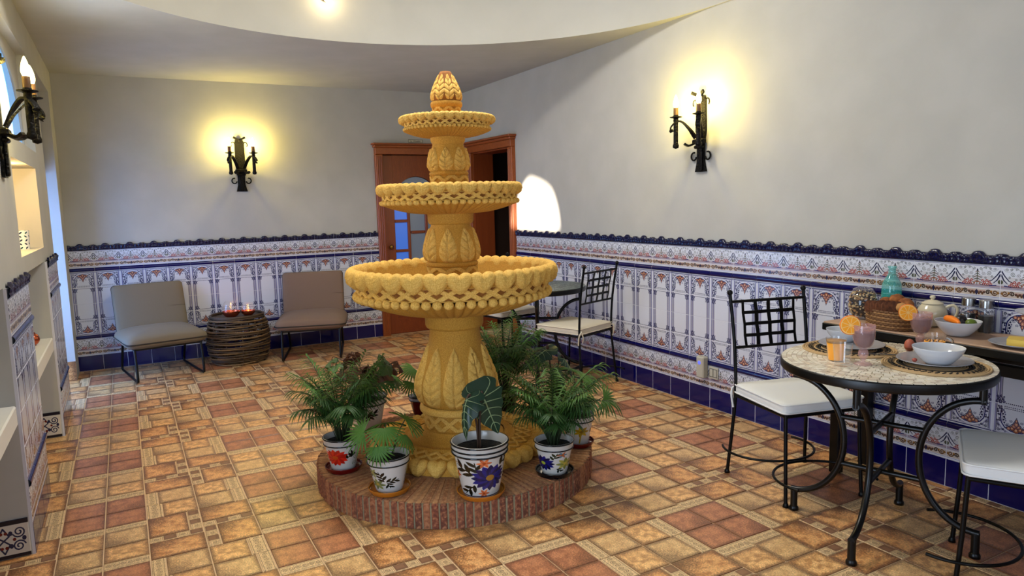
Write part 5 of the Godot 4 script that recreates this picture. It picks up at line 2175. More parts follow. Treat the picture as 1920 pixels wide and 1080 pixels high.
func placemat(label: String, at: Vector3, turn: float) -> void:
	var p := thing("placemat", label, "placemat", at, turn, "round straw placemats")
	var a := MB.new()
	var d := MB.new()
	for k in 19:
		var r := 0.012 + k * 0.0098
		var c := arc(Vector3(0, 0.0032, 0), Vector3(r, 0, 0), Vector3(0, 0, r), 0, TAU, 48)
		(d if k in [11, 12, 4] else a).tube(c, 0.0046, 6, false)
	for k in 44:
		var an := TAU * k / 44
		var pts := []
		for i in 4:
			var r := lerpf(0.148, 0.168, i / 3.0)
			var aa := an + 0.09 * i / 3.0
			pts.append(Vector3(r * cos(aa), 0.0078, r * sin(aa)))
		d.bar(pts, 0.006, 0.003)
	part("braid", a.mesh(), M.straw, p)
	part("dark_braid", d.mesh(), M.straw_dark, p)


const PLATE := [Vector2(0.0, 0.0), Vector2(0.085, 0.0), Vector2(0.095, 0.004), Vector2(0.134, 0.014), Vector2(0.137, 0.016), Vector2(0.134, 0.018), Vector2(0.095, 0.009), Vector2(0.084, 0.006), Vector2(0.0, 0.006)]


func bowl_prof(r: float, h: float) -> Array:
	return smooth_prof([Vector2(0.0, 0.0), Vector2(r * 0.42, 0.001), Vector2(r * 0.66, h * 0.28), Vector2(r * 0.88, h * 0.65), Vector2(r, h), Vector2(r * 0.97, h * 1.005), Vector2(r * 0.84, h * 0.66), Vector2(r * 0.60, h * 0.30), Vector2(r * 0.38, h * 0.08), Vector2(0.0, h * 0.06)], 4)


func build_table_ware() -> void:
	placemat("round straw placemat with dark zigzag rim under the nearer plate", Vector3(2.80, TY, -1.625), 0.2)
	placemat("round straw placemat with dark zigzag rim under the farther plate", Vector3(2.80, TY, -2.01), 1.2)
	turned("plate", "flat grey white plate carrying the nearer bowl", "plate", PLATE, M.grey_ceramic, Vector3(2.81, TY + 0.0095, -1.635), "plates on the breakfast table", 56)
	turned("plate", "flat grey white plate on the farther placemat behind the juice glass", "plate", PLATE, M.grey_ceramic, Vector3(2.825, TY + 0.0095, -2.015), "plates on the breakfast table", 56)
	turned("bowl", "white porcelain bowl on the nearer plate", "bowl", bowl_prof(0.092, 0.066), M.white_ceramic, Vector3(2.775, TY + 0.016, -1.60), "white bowls on the breakfast table", 48)
	turned("bowl", "white porcelain bowl on the farther plate beside the orange juice", "bowl", bowl_prof(0.078, 0.056), M.white_ceramic, Vector3(2.87, TY + 0.016, -2.085), "white bowls on the breakfast table", 48)
	goblet("pink dimpled glass goblet of muesli behind the tumbler of orange juice", Vector3(2.60, TY, -1.80), 0.0)
	goblet("pink dimpled glass goblet of muesli behind the egg, near the counter", Vector3(3.06, TY, -1.845), 0.7)
	orange_slice("orange slice on the rim of the goblet nearer the iron chair", Vector3(2.60 - 0.046, TY + 0.162, -1.80 - 0.030), 0.040, -0.70, 0.0)
	orange_slice("orange slice on the rim of the goblet behind the egg", Vector3(3.06 - 0.045, TY + 0.162, -1.845 - 0.034), 0.037, -0.95, 0.0)
	var j := thing("juice_tumbler", "glass tumbler full of orange juice on the mosaic table", "glass", Vector3(2.572, TY, -1.905))
	var b := MB.new()
	b.lathe([Vector2(0.0, 0.0), Vector2(0.030, 0.0), Vector2(0.041, 0.096), Vector2(0.0395, 0.0965), Vector2(0.0385, 0.080)], 36)
	part("tumbler", b.mesh(), M.clear_glass, j)
	b = MB.new()
	b.lathe([Vector2(0.0, 0.004), Vector2(0.0285, 0.004), Vector2(0.0285, 0.004), Vector2(0.0372, 0.076), Vector2(0.0372, 0.076), Vector2(0.0, 0.076)], 36)
	part("juice", b.mesh(), M.juice, j)
	b = MB.new()
	b.lathe([Vector2(0.0375, 0.077), Vector2(0.0385, 0.086), Vector2(0.0, 0.087)], 36)
	part("foam", b.mesh(), M.juice_top, j)
	var e := thing("empty_tumbler", "empty clear glass tumbler in front of the orange juice", "glass", Vector3(2.512, TY, -1.83))
	b = MB.new()
	b.lathe([Vector2(0.0, 0.0), Vector2(0.028, 0.0), Vector2(0.030, 0.006), Vector2(0.038, 0.092), Vector2(0.0365, 0.0925), Vector2(0.028, 0.012), Vector2(0.0, 0.010)], 36)
	part("tumbler", b.mesh(), M.clear_glass, e)
	var mg := thing("juice_mug", "glass mug of orange juice with seeds, behind the white bowl", "mug", Vector3(3.03, TY, -1.765), -0.9)
	b = MB.new()
	b.lathe([Vector2(0.0, 0.0), Vector2(0.040, 0.0), Vector2(0.042, 0.006), Vector2(0.043, 0.080), Vector2(0.0415, 0.0805), Vector2(0.0405, 0.06)], 36)
	part("mug_glass", b.mesh(), M.clear_glass, mg)
	b = MB.new()
	b.lathe([Vector2(0.0, 0.005), Vector2(0.0398, 0.005), Vector2(0.0398, 0.005), Vector2(0.0398, 0.052), Vector2(0.0398, 0.052), Vector2(0.0, 0.052)], 36)
	part("juice", b.mesh(), M.juice, mg)
	b = MB.new()
	for k in 30:
		var a := rng.randf() * TAU
		var r := 0.0385 * sqrt(rng.randf())
		b.ball(Vector3(r * cos(a), 0.0535, r * sin(a)), Vector3(0.0028, 0.0016, 0.002), 6, 4)
	part("seeds", b.mesh(), M.granola_dark, mg)
	b = MB.new()
	b.tube(arc(Vector3(0.042, 0.042, 0), Vector3(0.026, 0, 0), Vector3(0, 0.026, 0), -PI / 2, PI / 2, 14), 0.0055, 8)
	part("handle", b.mesh(), solid_glass("handle_glass", Color(0.95, 0.97, 0.97)), mg)
	var ec := thing("egg_cup", "small amber glass egg cup behind the nearer plate", "egg cup", Vector3(2.888, TY, -1.787))
	b = MB.new()
	b.lathe([Vector2(0.0, 0.0), Vector2(0.019, 0.0), Vector2(0.017, 0.004), Vector2(0.007, 0.012), Vector2(0.014, 0.022), Vector2(0.021, 0.036), Vector2(0.0195, 0.036), Vector2(0.010, 0.022)], 28)
	part("cup", b.mesh(), M.amber_glass, ec)
	b = MB.new()
	b.ball(Vector3.ZERO, Vector3(0.0205, 0.027, 0.0205), 18, 12)
	single("egg", "brown boiled egg standing in the glass egg cup", "egg", b.mesh(), M.egg, Vector3(2.888, TY + 0.046, -1.787))
	b = MB.new()
	b.ball(Vector3.ZERO, Vector3(0.010, 0.008, 0.009), 12, 8)
	single("strawberry_piece", "small red green piece of fruit on the rim of the nearer plate", "fruit", b.mesh(), M.ham, Vector3(2.712, TY + 0.030, -1.655))
	var kn := MB.new()
	kn.box(Vector3(0, 0.002, 0), Vector3(0.012, 0.0025, 0.10), 0.001)
	kn.box(Vector3(0, 0.003, 0.085), Vector3(0.010, 0.005, 0.08), 0.002)
	var k1 := single("table_knife", "steel table knife lying on the rim of the farther placemat", "knife", kn.mesh(), M.steel, Vector3(2.735, TY + 0.0095, -1.885), 0.7)
	k1.name = "table_knife"


func build_counter_ware() -> void:
	# granola jar
	var g := thing("granola_jar", "rounded glass jar packed with granola at the near end of the counter", "jar", Vector3(3.31, CY, -2.305))
	var b := MB.new()
	b.lathe(smooth_prof([Vector2(0.0, 0.0), Vector2(0.045, 0.002), Vector2(0.066, 0.035), Vector2(0.074, 0.080), Vector2(0.066, 0.125), Vector2(0.045, 0.150), Vector2(0.043, 0.156)], 5), 36)
	part("glass_body", b.mesh(), M.clear_glass, g)
	var cl := [MB.new(), MB.new(), MB.new()]
	for k in 420:
		var y := rng.randf_range(0.012, 0.138)
		var rr := 0.071 * sqrt(maxf(0.05, 1.0 - pow((y - 0.08) / 0.085, 2.0))) - 0.008
		var a := rng.randf() * TAU
		var s := rng.randf_range(0.005, 0.009)
		cl[rng.randi() % 3].ball(Vector3(rr * cos(a), y, rr * sin(a)), Vector3(s, s * 0.5, s * 0.8), 6, 4, Basis.from_euler(Vector3(rng.randf() * 6, rng.randf() * 6, 0)))
	var core := MB.new()
	core.ball(Vector3(0, 0.075, 0), Vector3(0.058, 0.066, 0.058), 20, 12)
	part("granola_core", core.mesh(), M.granola_dark, g)
	part("granola", several([[cl[0], M.granola_light], [cl[1], M.granola_dark], [cl[2], M.granola_pale]]), null, g).set_meta("kind", "stuff")
	b = MB.new()
	b.lathe(smooth_prof([Vector2(0.0, 0.171), Vector2(0.010, 0.170), Vector2(0.034, 0.160), Vector2(0.046, 0.155), Vector2(0.044, 0.152), Vector2(0.0, 0.152)], 4), 30)
	part("lid", b.mesh(), M.clear_glass, g)
	# turquoise bottle
	var t := thing("water_bottle", "tall turquoise glass bottle behind the bread basket", "bottle", Vector3(3.385, CY, -2.20))
	b = MB.new()
	b.lathe(smooth_prof([Vector2(0.0, 0.0), Vector2(0.042, 0.002), Vector2(0.046, 0.02), Vector2(0.046, 0.165), Vector2(0.034, 0.205), Vector2(0.018, 0.235), Vector2(0.017, 0.262), Vector2(0.021, 0.266), Vector2(0.021, 0.274)], 5), 32)
	part("glass_body", b.mesh(), M.turquoise_glass, t)
	b = MB.new()
	b.lathe([Vector2(0.0, 0.006), Vector2(0.0425, 0.006), Vector2(0.0425, 0.006), Vector2(0.0425, 0.135), Vector2(0.0425, 0.135), Vector2(0.0, 0.135)], 28)
	part("water", b.mesh(), M.turquoise_glass, t)
	# bread basket: woven oval, loaves inside
	var k := thing("bread_basket", "oval woven wicker basket of bread on the counter", "basket", Vector3(3.20, CY, -2.075), 1.25)
	var w := [MB.new(), MB.new()]
	for j in 9:
		var y := 0.006 + j * 0.0098
		var pts := []
		for i in 65:
			var a := TAU * i / 64
			var f := 1.0 + 0.010 * j / 8.0 * 1.5
			var wob := 0.0035 * (1 if (i + j) % 2 else -1)
			pts.append(Vector3((0.124 * f + wob) * cos(a), y, (0.086 * f + wob) * sin(a)))
		pts[64] = pts[0]
		w[j % 2].tube(pts, 0.0058, 6, false)
	part("weave", several([[w[0], M.wicker], [w[1], M.wicker_light]]), null, k)
	for i in 32:
		var a := TAU * i / 32
		b = MB.new()
		b.tube([Vector3(0.123 * cos(a), 0.002, 0.085 * sin(a)), Vector3(0.128 * cos(a), 0.09, 0.089 * sin(a))], 0.0045, 5)
		part("stake", b.mesh(), M.wicker, k)
	b = MB.new()
	b.prism(PackedVector2Array(range(32).map(func(i): return Vector2(0.12 * cos(TAU * i / 32), 0.083 * sin(TAU * i / 32)))), 0.0, 0.006)
	b = _moved(b, Transform3D(Basis(Vector3.RIGHT, -PI / 2), Vector3(0, 0, 0)))
	part("bottom", b.mesh(), M.wicker, k)
	var loaf := func(r: Vector3) -> MB:
		var l := MB.new()
		l.ball(Vector3.ZERO, r, 18, 12, Basis.IDENTITY, func(d: Vector3) -> float: return 1.0 + 0.06 * sin(d.x * 9.0 + d.z * 5.0) * d.y + 0.03 * sin(d.z * 17.0))
		return l
	var bx := Vector3(3.20, CY, -2.075)
	# bread slices leaning in a row at the near end, rolls heaped behind
	for i in 4:
		var sl := MB.new()
		var pl := PackedVector2Array()
		for q in 17:
			var a := lerpf(-0.35, PI + 0.35, q / 16.0)
			pl.append(Vector2(0.050 * cos(a), 0.038 * sin(a) + 0.008 * sin(3 * a)))
		sl.prism(pl, -0.008, 0.008)
		var o := single("bread_slice", ["dark bread slice at the near end of the basket", "dark bread slice, second from the near end of the basket", "dark bread slice, third from the near end of the basket", "dark bread slice leaning on the rolls in the basket"][i], "bread", sl.mesh(), M.dark_bread, bx + Vector3(-0.046 + i * 0.002, 0.096, -0.050 + i * 0.026), 0, "dark bread slices in the basket")
		o.rotation = Vector3(-0.35, -0.8 + 0.08 * i, 0.05)
	for q in [["bread_roll", "round brown bread roll heaped at the right of the basket", M.bread, Vector3(0.035, 0.110, 0.045), Vector3(0.040, 0.032, 0.036)], ["bread_roll", "brown bread roll highest in the basket", M.bread, Vector3(0.045, 0.124, -0.005), Vector3(0.042, 0.032, 0.035)],
			["bread_roll", "pale bread roll between the slices and the brown rolls", M.bread_crumb, Vector3(-0.005, 0.100, 0.050), Vector3(0.030, 0.024, 0.028)], ["bread_roll", "brown bread roll at the back of the basket near the bottle", M.bread, Vector3(0.040, 0.106, -0.055), Vector3(0.040, 0.030, 0.032)]]:
		single(q[0], q[1], "bread", loaf.call(q[4]).mesh(), q[2], bx + q[3], rng.randf() * 3.0, "bread rolls in the basket")
	# teapot
	var p := thing("teapot", "round cream teapot with ribbed body and looped handle on the counter", "teapot", Vector3(3.375, CY, -1.985), 5.19)
	b = MB.new()
	b.lathe(smooth_prof([Vector2(0.0, 0.0), Vector2(0.040, 0.001), Vector2(0.058, 0.02), Vector2(0.066, 0.05), Vector2(0.062, 0.08), Vector2(0.046, 0.105), Vector2(0.040, 0.110)], 5), 40)
	part("body", b.mesh(), M.cream_ceramic, p)
	b = MB.new()
	b.lathe(smooth_prof([Vector2(0.0, 0.148), Vector2(0.010, 0.146), Vector2(0.012, 0.137), Vector2(0.007, 0.129), Vector2(0.022, 0.125), Vector2(0.038, 0.117), Vector2(0.046, 0.109), Vector2(0.0, 0.108)], 4), 36)
	part("lid", b.mesh(), M.cream_ceramic, p)
	b = MB.new()
	b.tube(curve([Vector3(-0.055, 0.040, 0), Vector3(-0.085, 0.060, 0), Vector3(-0.098, 0.095, 0), Vector3(-0.112, 0.108, 0)], 5), [0.018, 0.017, 0.016, 0.0155, 0.015, 0.0145, 0.014, 0.0135, 0.013, 0.0125, 0.012, 0.0115, 0.011, 0.0105, 0.010, 0.0095], 12)
	part("spout", b.mesh(), M.cream_ceramic, p)
	b = MB.new()
	b.tube(curve([Vector3(0.055, 0.092, 0), Vector3(0.085, 0.105, 0), Vector3(0.103, 0.085, 0), Vector3(0.095, 0.050, 0), Vector3(0.060, 0.032, 0)], 6), 0.0068, 10)
	part("handle", b.mesh(), M.cream_ceramic, p)
	# fruit bowl
	var fb := Vector3(3.235, CY, -1.785)
	turned("fruit_bowl", "white bowl of fruit and a carrot on the counter", "bowl", bowl_prof(0.092, 0.066), M.white_ceramic, fb, "", 48)
	b = MB.new()
	b.tube([Vector3(-0.07, 0, 0), Vector3(-0.045, 0.004, 0), Vector3(0.0, 0.006, 0), Vector3(0.04, 0.003, 0), Vector3(0.062, 0, 0)], [0.005, 0.013, 0.016, 0.0145, 0.006], 14)
	single("carrot", "orange carrot lying across the white fruit bowl", "vegetable", b.mesh(), M.carrot, fb + Vector3(-0.030, 0.070, -0.012), 0.95)
	for q in [["lime", "green fruit at the right side of the white fruit bowl", M.green_fruit, Vector3(0.025, 0.056, 0.042), Vector3(0.026, 0.022, 0.024)], ["plum", "dark plum behind the carrot in the white fruit bowl", M.dark_fruit, Vector3(0.040, 0.066, -0.010), Vector3(0.025, 0.022, 0.025)], ["plum", "dark plum half hidden under the carrot in the white fruit bowl", M.dark_fruit, Vector3(0.012, 0.048, 0.012), Vector3(0.024, 0.021, 0.024)]]:
		b = MB.new()
		b.ball(Vector3.ZERO, q[4], 16, 10)
		single(q[0], q[1], "fruit", b.mesh(), q[2], fb + q[3])
	# condiment jars
	for q in [["condiment_jar", "taller condiment jar with steel lid, nearer the teapot", 3.405, -1.835, 0.030, 0.150], ["condiment_jar", "taller condiment jar of dark sauce with steel lid, nearer the picture edge", 3.40, -1.755, 0.031, 0.148], ["condiment_jar", "short condiment jar with steel lid in front of the taller two", 3.345, -1.815, 0.022, 0.085]]:
		var o := thing(q[0], q[1], "jar", Vector3(q[2], CY, q[3]), 0.0, "condiment jars on the counter")
		var r: float = q[4]
		var h: float = q[5]
		b = MB.new()
		b.lathe([Vector2(0.0, 0.0), Vector2(r * 0.95, 0.0), Vector2(r, 0.004), Vector2(r, h * 0.66), Vector2(r * 0.84, h * 0.76), Vector2(r * 0.84, h * 0.80)], 28)
		part("glass_body", b.mesh(), M.clear_glass, o)
		b = MB.new()
		b.lathe([Vector2(0.0, 0.003), Vector2(r * 0.93, 0.003), Vector2(r * 0.93, 0.003), Vector2(r * 0.93, h * 0.52), Vector2(r * 0.93, h * 0.52), Vector2(0.0, h * 0.52)], 24)
		part("contents", b.mesh(), M.dark_liquid, o)
		b = MB.new()
		b.lathe([Vector2(r * 0.86, h * 0.76), Vector2(r * 0.96, h * 0.77), Vector2(r * 0.96, h * 0.77), Vector2(r * 0.96, h * 0.98), Vector2(r * 0.90, h), Vector2(r * 0.90, h), Vector2(0.0, h)], 28)
		part("lid", b.mesh(), M.steel, o)
	# cheese plate
	var cp := Vector3(3.205, CY, -1.515)
	var sm := []
	for v in PLATE:
		sm.append(Vector2(v.x * 0.82, v.y))
	turned("cheese_plate", "round plate with pale cheese at the right end of the counter in view", "plate", sm, M.grey_ceramic, cp, "", 48)
	b = MB.new()
	b.prism(PackedVector2Array([Vector2(-0.06, -0.03), Vector2(0.05, -0.035), Vector2(0.06, 0.02), Vector2(-0.02, 0.04)]), 0.0, 0.026)
	b = _moved(b, Transform3D(Basis(Vector3.RIGHT, -PI / 2), Vector3.ZERO))
	single("cheese", "wedge of pale yellow cheese on the round plate", "cheese", b.mesh(), M.cheese, cp + Vector3(-0.015, 0.007, -0.005), 0.6)
	turned("dip_dish", "small dark rimmed dish standing behind the cheese", "dish", [Vector2(0.0, 0.0), Vector2(0.028, 0.0), Vector2(0.038, 0.016), Vector2(0.040, 0.019), Vector2(0.036, 0.018), Vector2(0.026, 0.005), Vector2(0.0, 0.005)], M.green_fruit, cp + Vector3(0.045, 0.009, 0.012), "", 30)
	# tiered stand at the picture edge
	var st := Vector3(3.345, CY, -1.475)
	var s := thing("tiered_stand", "two tier white serving stand cut by the right picture edge", "stand", st)
	b = MB.new()
	b.tube([Vector3(0, 0.006, 0), Vector3(0, 0.30, 0)], 0.005, 8)
	b.lathe([Vector2(0.0, 0.0), Vector2(0.026, 0.0), Vector2(0.022, 0.006), Vector2(0.0, 0.008)], 20)
	part("rod", b.mesh(), M.steel, s)
	for q in [[0.115, 0.125], [0.235, 0.105]]:
		b = MB.new()
		var r: float = q[1]
		b.lathe([Vector2(0.0, 0.0), Vector2(r * 0.6, 0.0), Vector2(r * 0.8, 0.006), Vector2(r, 0.018), Vector2(r * 0.985, 0.020), Vector2(r * 0.78, 0.011), Vector2(r * 0.58, 0.005), Vector2(0.0, 0.005)], 40, Vector3(0, q[0], 0))
		part("tray", b.mesh(), M.white_ceramic, s)
	for q in [["tomato", "small red tomato at the left on the lower tray of the stand", "vegetable", Vector3(-0.085, 0.137, 0.005)], ["tomato", "small red tomato at the right on the lower tray of the stand", "vegetable", Vector3(-0.045, 0.137, 0.062)]]:
		b = MB.new()
		b.ball(Vector3.ZERO, Vector3(0.015, 0.013, 0.015), 14, 10)
		single(q[0], q[1], q[2], b.mesh(), M.tomato, st + q[3])
	b = MB.new()
	b.ball(Vector3.ZERO, Vector3(0.05, 0.008, 0.04), 18, 8, Basis.IDENTITY, func(d: Vector3) -> float: return 1.0 + 0.12 * sin(d.x * 11.0 + d.z * 7.0))
	single("ham_slices", "folded ham slices on the upper tray of the stand", "ham", b.mesh(), M.ham, st + Vector3(-0.015, 0.247, 0.01))

# ---------------------------------------------------------------- painted pots and plants
func pot_texture(kind: String) -> ImageTexture:
	var p := Pic.new(640, 176, Color(0.74, 0.73, 0.71))
	p.mirror = false
	var leafc := Color(0.05, 0.075, 0.05)
	var spray := func(x: float, y: float, a: float, n: int, ln: float, c: Color) -> void:
		for k in n:
			p.leaf(x + cos(a) * k * ln * 0.35, y + sin(a) * k * ln * 0.35, a + (0.75 if k % 2 else -0.75), ln, ln * 0.38, c)
		p.stroke([Vector2(x, y), Vector2(x + cos(a) * n * ln * 0.4, y + sin(a) * n * ln * 0.4)], 3, c)
	var flower := func(x: float, y: float, r: float, n: int, c: Color, d: Color, heart: Color) -> void:
		for k in n:
			p.leaf(x, y, TAU * k / n, r, r * 0.42, c if k % 2 else d)
		for k in n:
			p.stroke([Vector2(x, y), Vector2(x + cos(TAU * k / n) * r * 0.8, y + sin(TAU * k / n) * r * 0.8)], 1.4, d)
		p.dot(x, y, r * 0.22, heart)
	for ox in [0.0, -320.0, 320.0]:
		match kind:
			"red":
				flower.call(ox + 285, 78, 62, 15, Color(0.80, 0.14, 0.06), Color(0.65, 0.08, 0.04), Color(0.70, 0.25, 0.05))
				spray.call(ox + 338, 86, -1.0, 5, 26, leafc)
				spray.call(ox + 345, 60, 0.5, 3, 22, leafc)
				p.spiral(ox + 390, 84, 26, 0.4, 1.8, 3, Color(0.45, 0.47, 0.36))
				p.spiral(ox + 378, 130, 16, 2.0, 1.5, 3, Color(0.45, 0.47, 0.36))
			"green":
				flower.call(ox + 268, 120, 40, 7, Color(0.52, 0.53, 0.30), Color(0.40, 0.42, 0.26), Color(0.62, 0.55, 0.25))
				flower.call(ox + 250, 50, 34, 6, Color(0.55, 0.55, 0.36), Color(0.42, 0.44, 0.28), Color(0.60, 0.55, 0.30))
				spray.call(ox + 300, 96, -1.9, 5, 32, leafc)
				spray.call(ox + 310, 100, -0.2, 4, 30, leafc)
				spray.call(ox + 312, 110, 1.2, 3, 28, leafc)
				for k in 6:
					p.stroke([Vector2(ox + 402 + 3 * sin(k * 2.0), 30 + k * 20), Vector2(ox + 398 - 6 * cos(k * 3.0), 52 + k * 20)], 2.4, Color(0.15, 0.16, 0.30))
				p.stroke([Vector2(ox + 403, 20), Vector2(ox + 398, 150)], 2, Color(0.2, 0.2, 0.32))
			"blue_big":
				spray.call(ox + 300, 70, -2.6, 4, 40, leafc)
				spray.call(ox + 380, 40, -0.7, 4, 38, leafc)
				spray.call(ox + 300, 120, 2.3, 4, 34, leafc)
				spray.call(ox + 310, 60, -1.7, 3, 34, leafc)
				flower.call(ox + 348, 88, 58, 16, Color(0.09, 0.10, 0.42), Color(0.05, 0.06, 0.26), Color(0.55, 0.40, 0.15))
				flower.call(ox + 236, 84, 22, 6, Color(0.82, 0.45, 0.22), Color(0.70, 0.35, 0.18), Color(0.60, 0.25, 0.10))
				flower.call(ox + 330, 22, 22, 6, Color(0.82, 0.45, 0.25), Color(0.70, 0.35, 0.20), Color(0.60, 0.25, 0.10))
				flower.call(ox + 330, 156, 20, 6, Color(0.82, 0.45, 0.25), Color(0.70, 0.35, 0.20), Color(0.60, 0.25, 0.10))
				p.sweep(ox + 246, 60, 22, 30, 180, 330, 2, Color(0.45, 0.22, 0.12))
				p.rect(0, 168, 640, 4, Color(0.05, 0.06, 0.22))
			"blue_small":
				flower.call(ox + 268, 92, 56, 14, Color(0.08, 0.09, 0.40), Color(0.04, 0.05, 0.22), Color(0.62, 0.66, 0.20))
				flower.call(ox + 370, 96, 46, 8, Color(0.60, 0.58, 0.26), Color(0.44, 0.46, 0.22), Color(0.70, 0.62, 0.25))
				spray.call(ox + 315, 60, -1.2, 4, 30, Color(0.10, 0.16, 0.10))
				flower.call(ox + 352, 30, 24, 6, Color(0.70, 0.36, 0.18), Color(0.30, 0.42, 0.50), Color(0.6, 0.3, 0.1))
				spray.call(ox + 330, 130, 0.8, 3, 26, leafc)
				p.spiral(ox + 420, 60, 22, 0.5, 1.6, 3, Color(0.30, 0.36, 0.20))
			"yellow":
				spray.call(ox + 250, 96, -1.2, 5, 34, leafc)
				spray.call(ox + 260, 110, -2.6, 4, 34, leafc)
				flower.call(ox + 338, 70, 44, 7, Color(0.70, 0.58, 0.08), Color(0.58, 0.46, 0.05), Color(0.50, 0.36, 0.05))
				p.stroke([Vector2(ox + 336, 90), Vector2(ox + 328, 160)], 8, Color(0.62, 0.52, 0.10))
				p.dot(ox + 400, 72, 12, leafc, 16)
			_:
				spray.call(ox + 300, 80, -0.4, 5, 36, leafc)
				spray.call(ox + 330, 60, 1.6, 4, 30, leafc)
	return p.tex()


func pot(called: String, label: String, at: Vector2, R: float, H: float, kind: String, y0 := 0.132) -> Node3D:
	var o := thing(called, label, "potted plant", Vector3(at.x, y0, at.y), 0.0, "potted plants around the fountain")
	var d := Vector2(-at.x, -at.y).normalized()
	var turn := atan2(d.y, -d.x)
	var m: Material
	if kind == "red_glaze":
		m = M.red_glaze
	elif kind == "navy_glaze":
		m = M.navy_glaze
	else:
		m = tmat("pot_" + called, pot_texture(kind), 0.14)
	var b := MB.new()
	b.lathe([Vector2(0.0, 0.0), Vector2(R * 0.60, 0.0), Vector2(R * 0.60, 0.0), Vector2(R * 0.63, 0.004), Vector2(R * 0.63, 0.004)], 40)
	var prof := []
	for k in 9:
		var f := k / 8.0
		prof.append(Vector2(R * (0.63 + 0.285 * pow(f, 0.85)), 0.004 + (H * 0.80 - 0.004) * f))
	var body := MB.new()
	body.lathe(prof, 48, Vector3.ZERO, Vector2(0.18, 0.82))
	body.append(b)
	var pm := part("pot", body.mesh(), m, o, Vector3.ZERO, turn)
	var rm := MB.new()
	rm.lathe(smooth_prof([Vector2(R * 0.90, H * 0.795), Vector2(R * 0.955, H * 0.80), Vector2(R * 0.975, H * 0.87), Vector2(R, H * 0.985), Vector2(R * 0.97, H), Vector2(R * 0.94, H * 0.985), Vector2(R * 0.88, H * 0.84)], 4), 48)
	part("rim", rm.mesh(), M.pot_glaze if kind != "red_glaze" else M.grey_ceramic, pm)
	var ln := MB.new()
	var lines := [[0.972, 0.805], [1.004, 0.985]]
	if kind == "blue_big":
		lines.append([0.985, 0.89])
	for q in lines:
		ln.tube(arc(Vector3(0, H * q[1], 0), Vector3(R * q[0], 0, 0), Vector3(0, 0, R * q[0]), 0, TAU, 48), 0.0032 if R < 0.11 else 0.0042, 6, false)
	part("painted_line", ln.mesh(), M.navy_glaze, pm)
	var s := MB.new()
	var rows := []
	for j in 6:
		var row := PackedVector3Array()
		for i in 33:
			var a := TAU * (i % 32) / 32
			var r := R * 0.895 * j / 5.0
			row.append(Vector3(r * cos(a), H * 0.84 + (0.010 * sin(i * 3.1 + j * 2.3) + 0.008 * cos(j * 5.0 + i)) * (1.0 - j / 5.5) * (1 if j > 0 else 0), -r * sin(a)))
		rows.append(row)
	s.grid(rows, true, Vector2(0, 1), Vector2(0, 1), true)
	part("soil", s.mesh(), M.soil, o)
	return o


func saucer(label: String, at: Vector2, R: float, m: Material) -> void:
	var b := MB.new()
	b.lathe(smooth_prof([Vector2(0.0, 0.0), Vector2(R * 0.78, 0.0), Vector2(R * 0.92, 0.008), Vector2(R, 0.024), Vector2(R * 0.985, 0.028), Vector2(R * 0.94, 0.025), Vector2(R * 0.84, 0.012), Vector2(0.0, 0.0105)], 4), 44)
	single("saucer", label, "saucer", b.mesh(), m, Vector3(at.x, 0.1215, at.y), 0.0, "glazed saucers on the plinth")


# one feathery frond from the origin, rising and arching towards +x
func frond_mesh(length: float, arch_: float, pairs: int, leaf_len: float, leaf_w: float, bare: float, sd: int) -> ArrayMesh:
	var r := RandomNumberGenerator.new()
	r.seed = sd
	var stem := MB.new()
	var lf := MB.new()
	var pts := []
	var n := 14
	var p := Vector3.ZERO
	var ang := 0.12
	for i in n + 1:
		pts.append(p)
		var f := float(i) / n
		ang = 0.10 + arch_ * pow(f, 1.6)
		p += Vector3(sin(ang), cos(ang), 0) * length / n
	stem.tube(pts, range(n + 1).map(func(i): return lerpf(0.0030, 0.0010, float(i) / n)), 5, false)
	for k in pairs:
		var f := lerpf(bare, 1.0, float(k) / (pairs - 1))
		var fi := f * n
		var i := mini(int(fi), n - 1)
		var at: Vector3 = pts[i].lerp(pts[i + 1], fi - i)
		var tg: Vector3 = (pts[i + 1] - pts[i]).normalized()
		var ll := leaf_len * (0.55 + 0.75 * sin(PI * clampf(0.15 + 0.75 * (f - bare) / (1 - bare), 0, 1))) * r.randf_range(0.88, 1.1)
		for s in [-1.0, 1.0]:
			var dir := (tg * lerpf(0.35, 0.9, float(k) / pairs) + Vector3(0, 0, s) * lerpf(1.0, 0.45, float(k) / pairs) + Vector3(0, r.randf_range(-0.12, 0.16), 0)).normalized()
			var side := dir.cross(Vector3(0, 1, 0)).normalized()
			var rows := []
			for j in 6:
				var t := j / 5.0
				var c := at + dir * ll * t + Vector3(0, -0.62 * ll * t * t, 0)
				var w := leaf_w * sin(PI * (0.12 + 0.88 * t)) if t < 0.999 else 0.0004
				rows.append(PackedVector3Array([c - side * w + Vector3(0, w * 0.35, 0), c, c + side * w + Vector3(0, w * 0.35, 0)]))
			lf.grid(rows)
	return several([[stem, M.stem], [lf, M.palm_leaf if sd % 2 else M.palm_leaf_dark]])


func palm(o: Node3D, soil_y: float, n: int, hgt: float, spread: float, kinds: Array, sd: int) -> void:
	var r := RandomNumberGenerator.new()
	r.seed = sd
	for k in n:
		var a := TAU * k / n * 2.4 + r.randf_range(-0.3, 0.3)
		var f := part("frond", kinds[k % kinds.size()], null, o)
		var sc := hgt * r.randf_range(0.62, 1.08)
		var rr := r.randf_range(0.005, 0.03)
		var lean := r.randf_range(0.0, 0.27) * spread
		f.transform = Transform3D(Basis(Vector3.UP, a) * Basis(Vector3(0, 0, 1), -lean) * Basis.IDENTITY.scaled(Vector3.ONE * sc), Vector3(rr * cos(a), soil_y - 0.004, -rr * sin(a)))


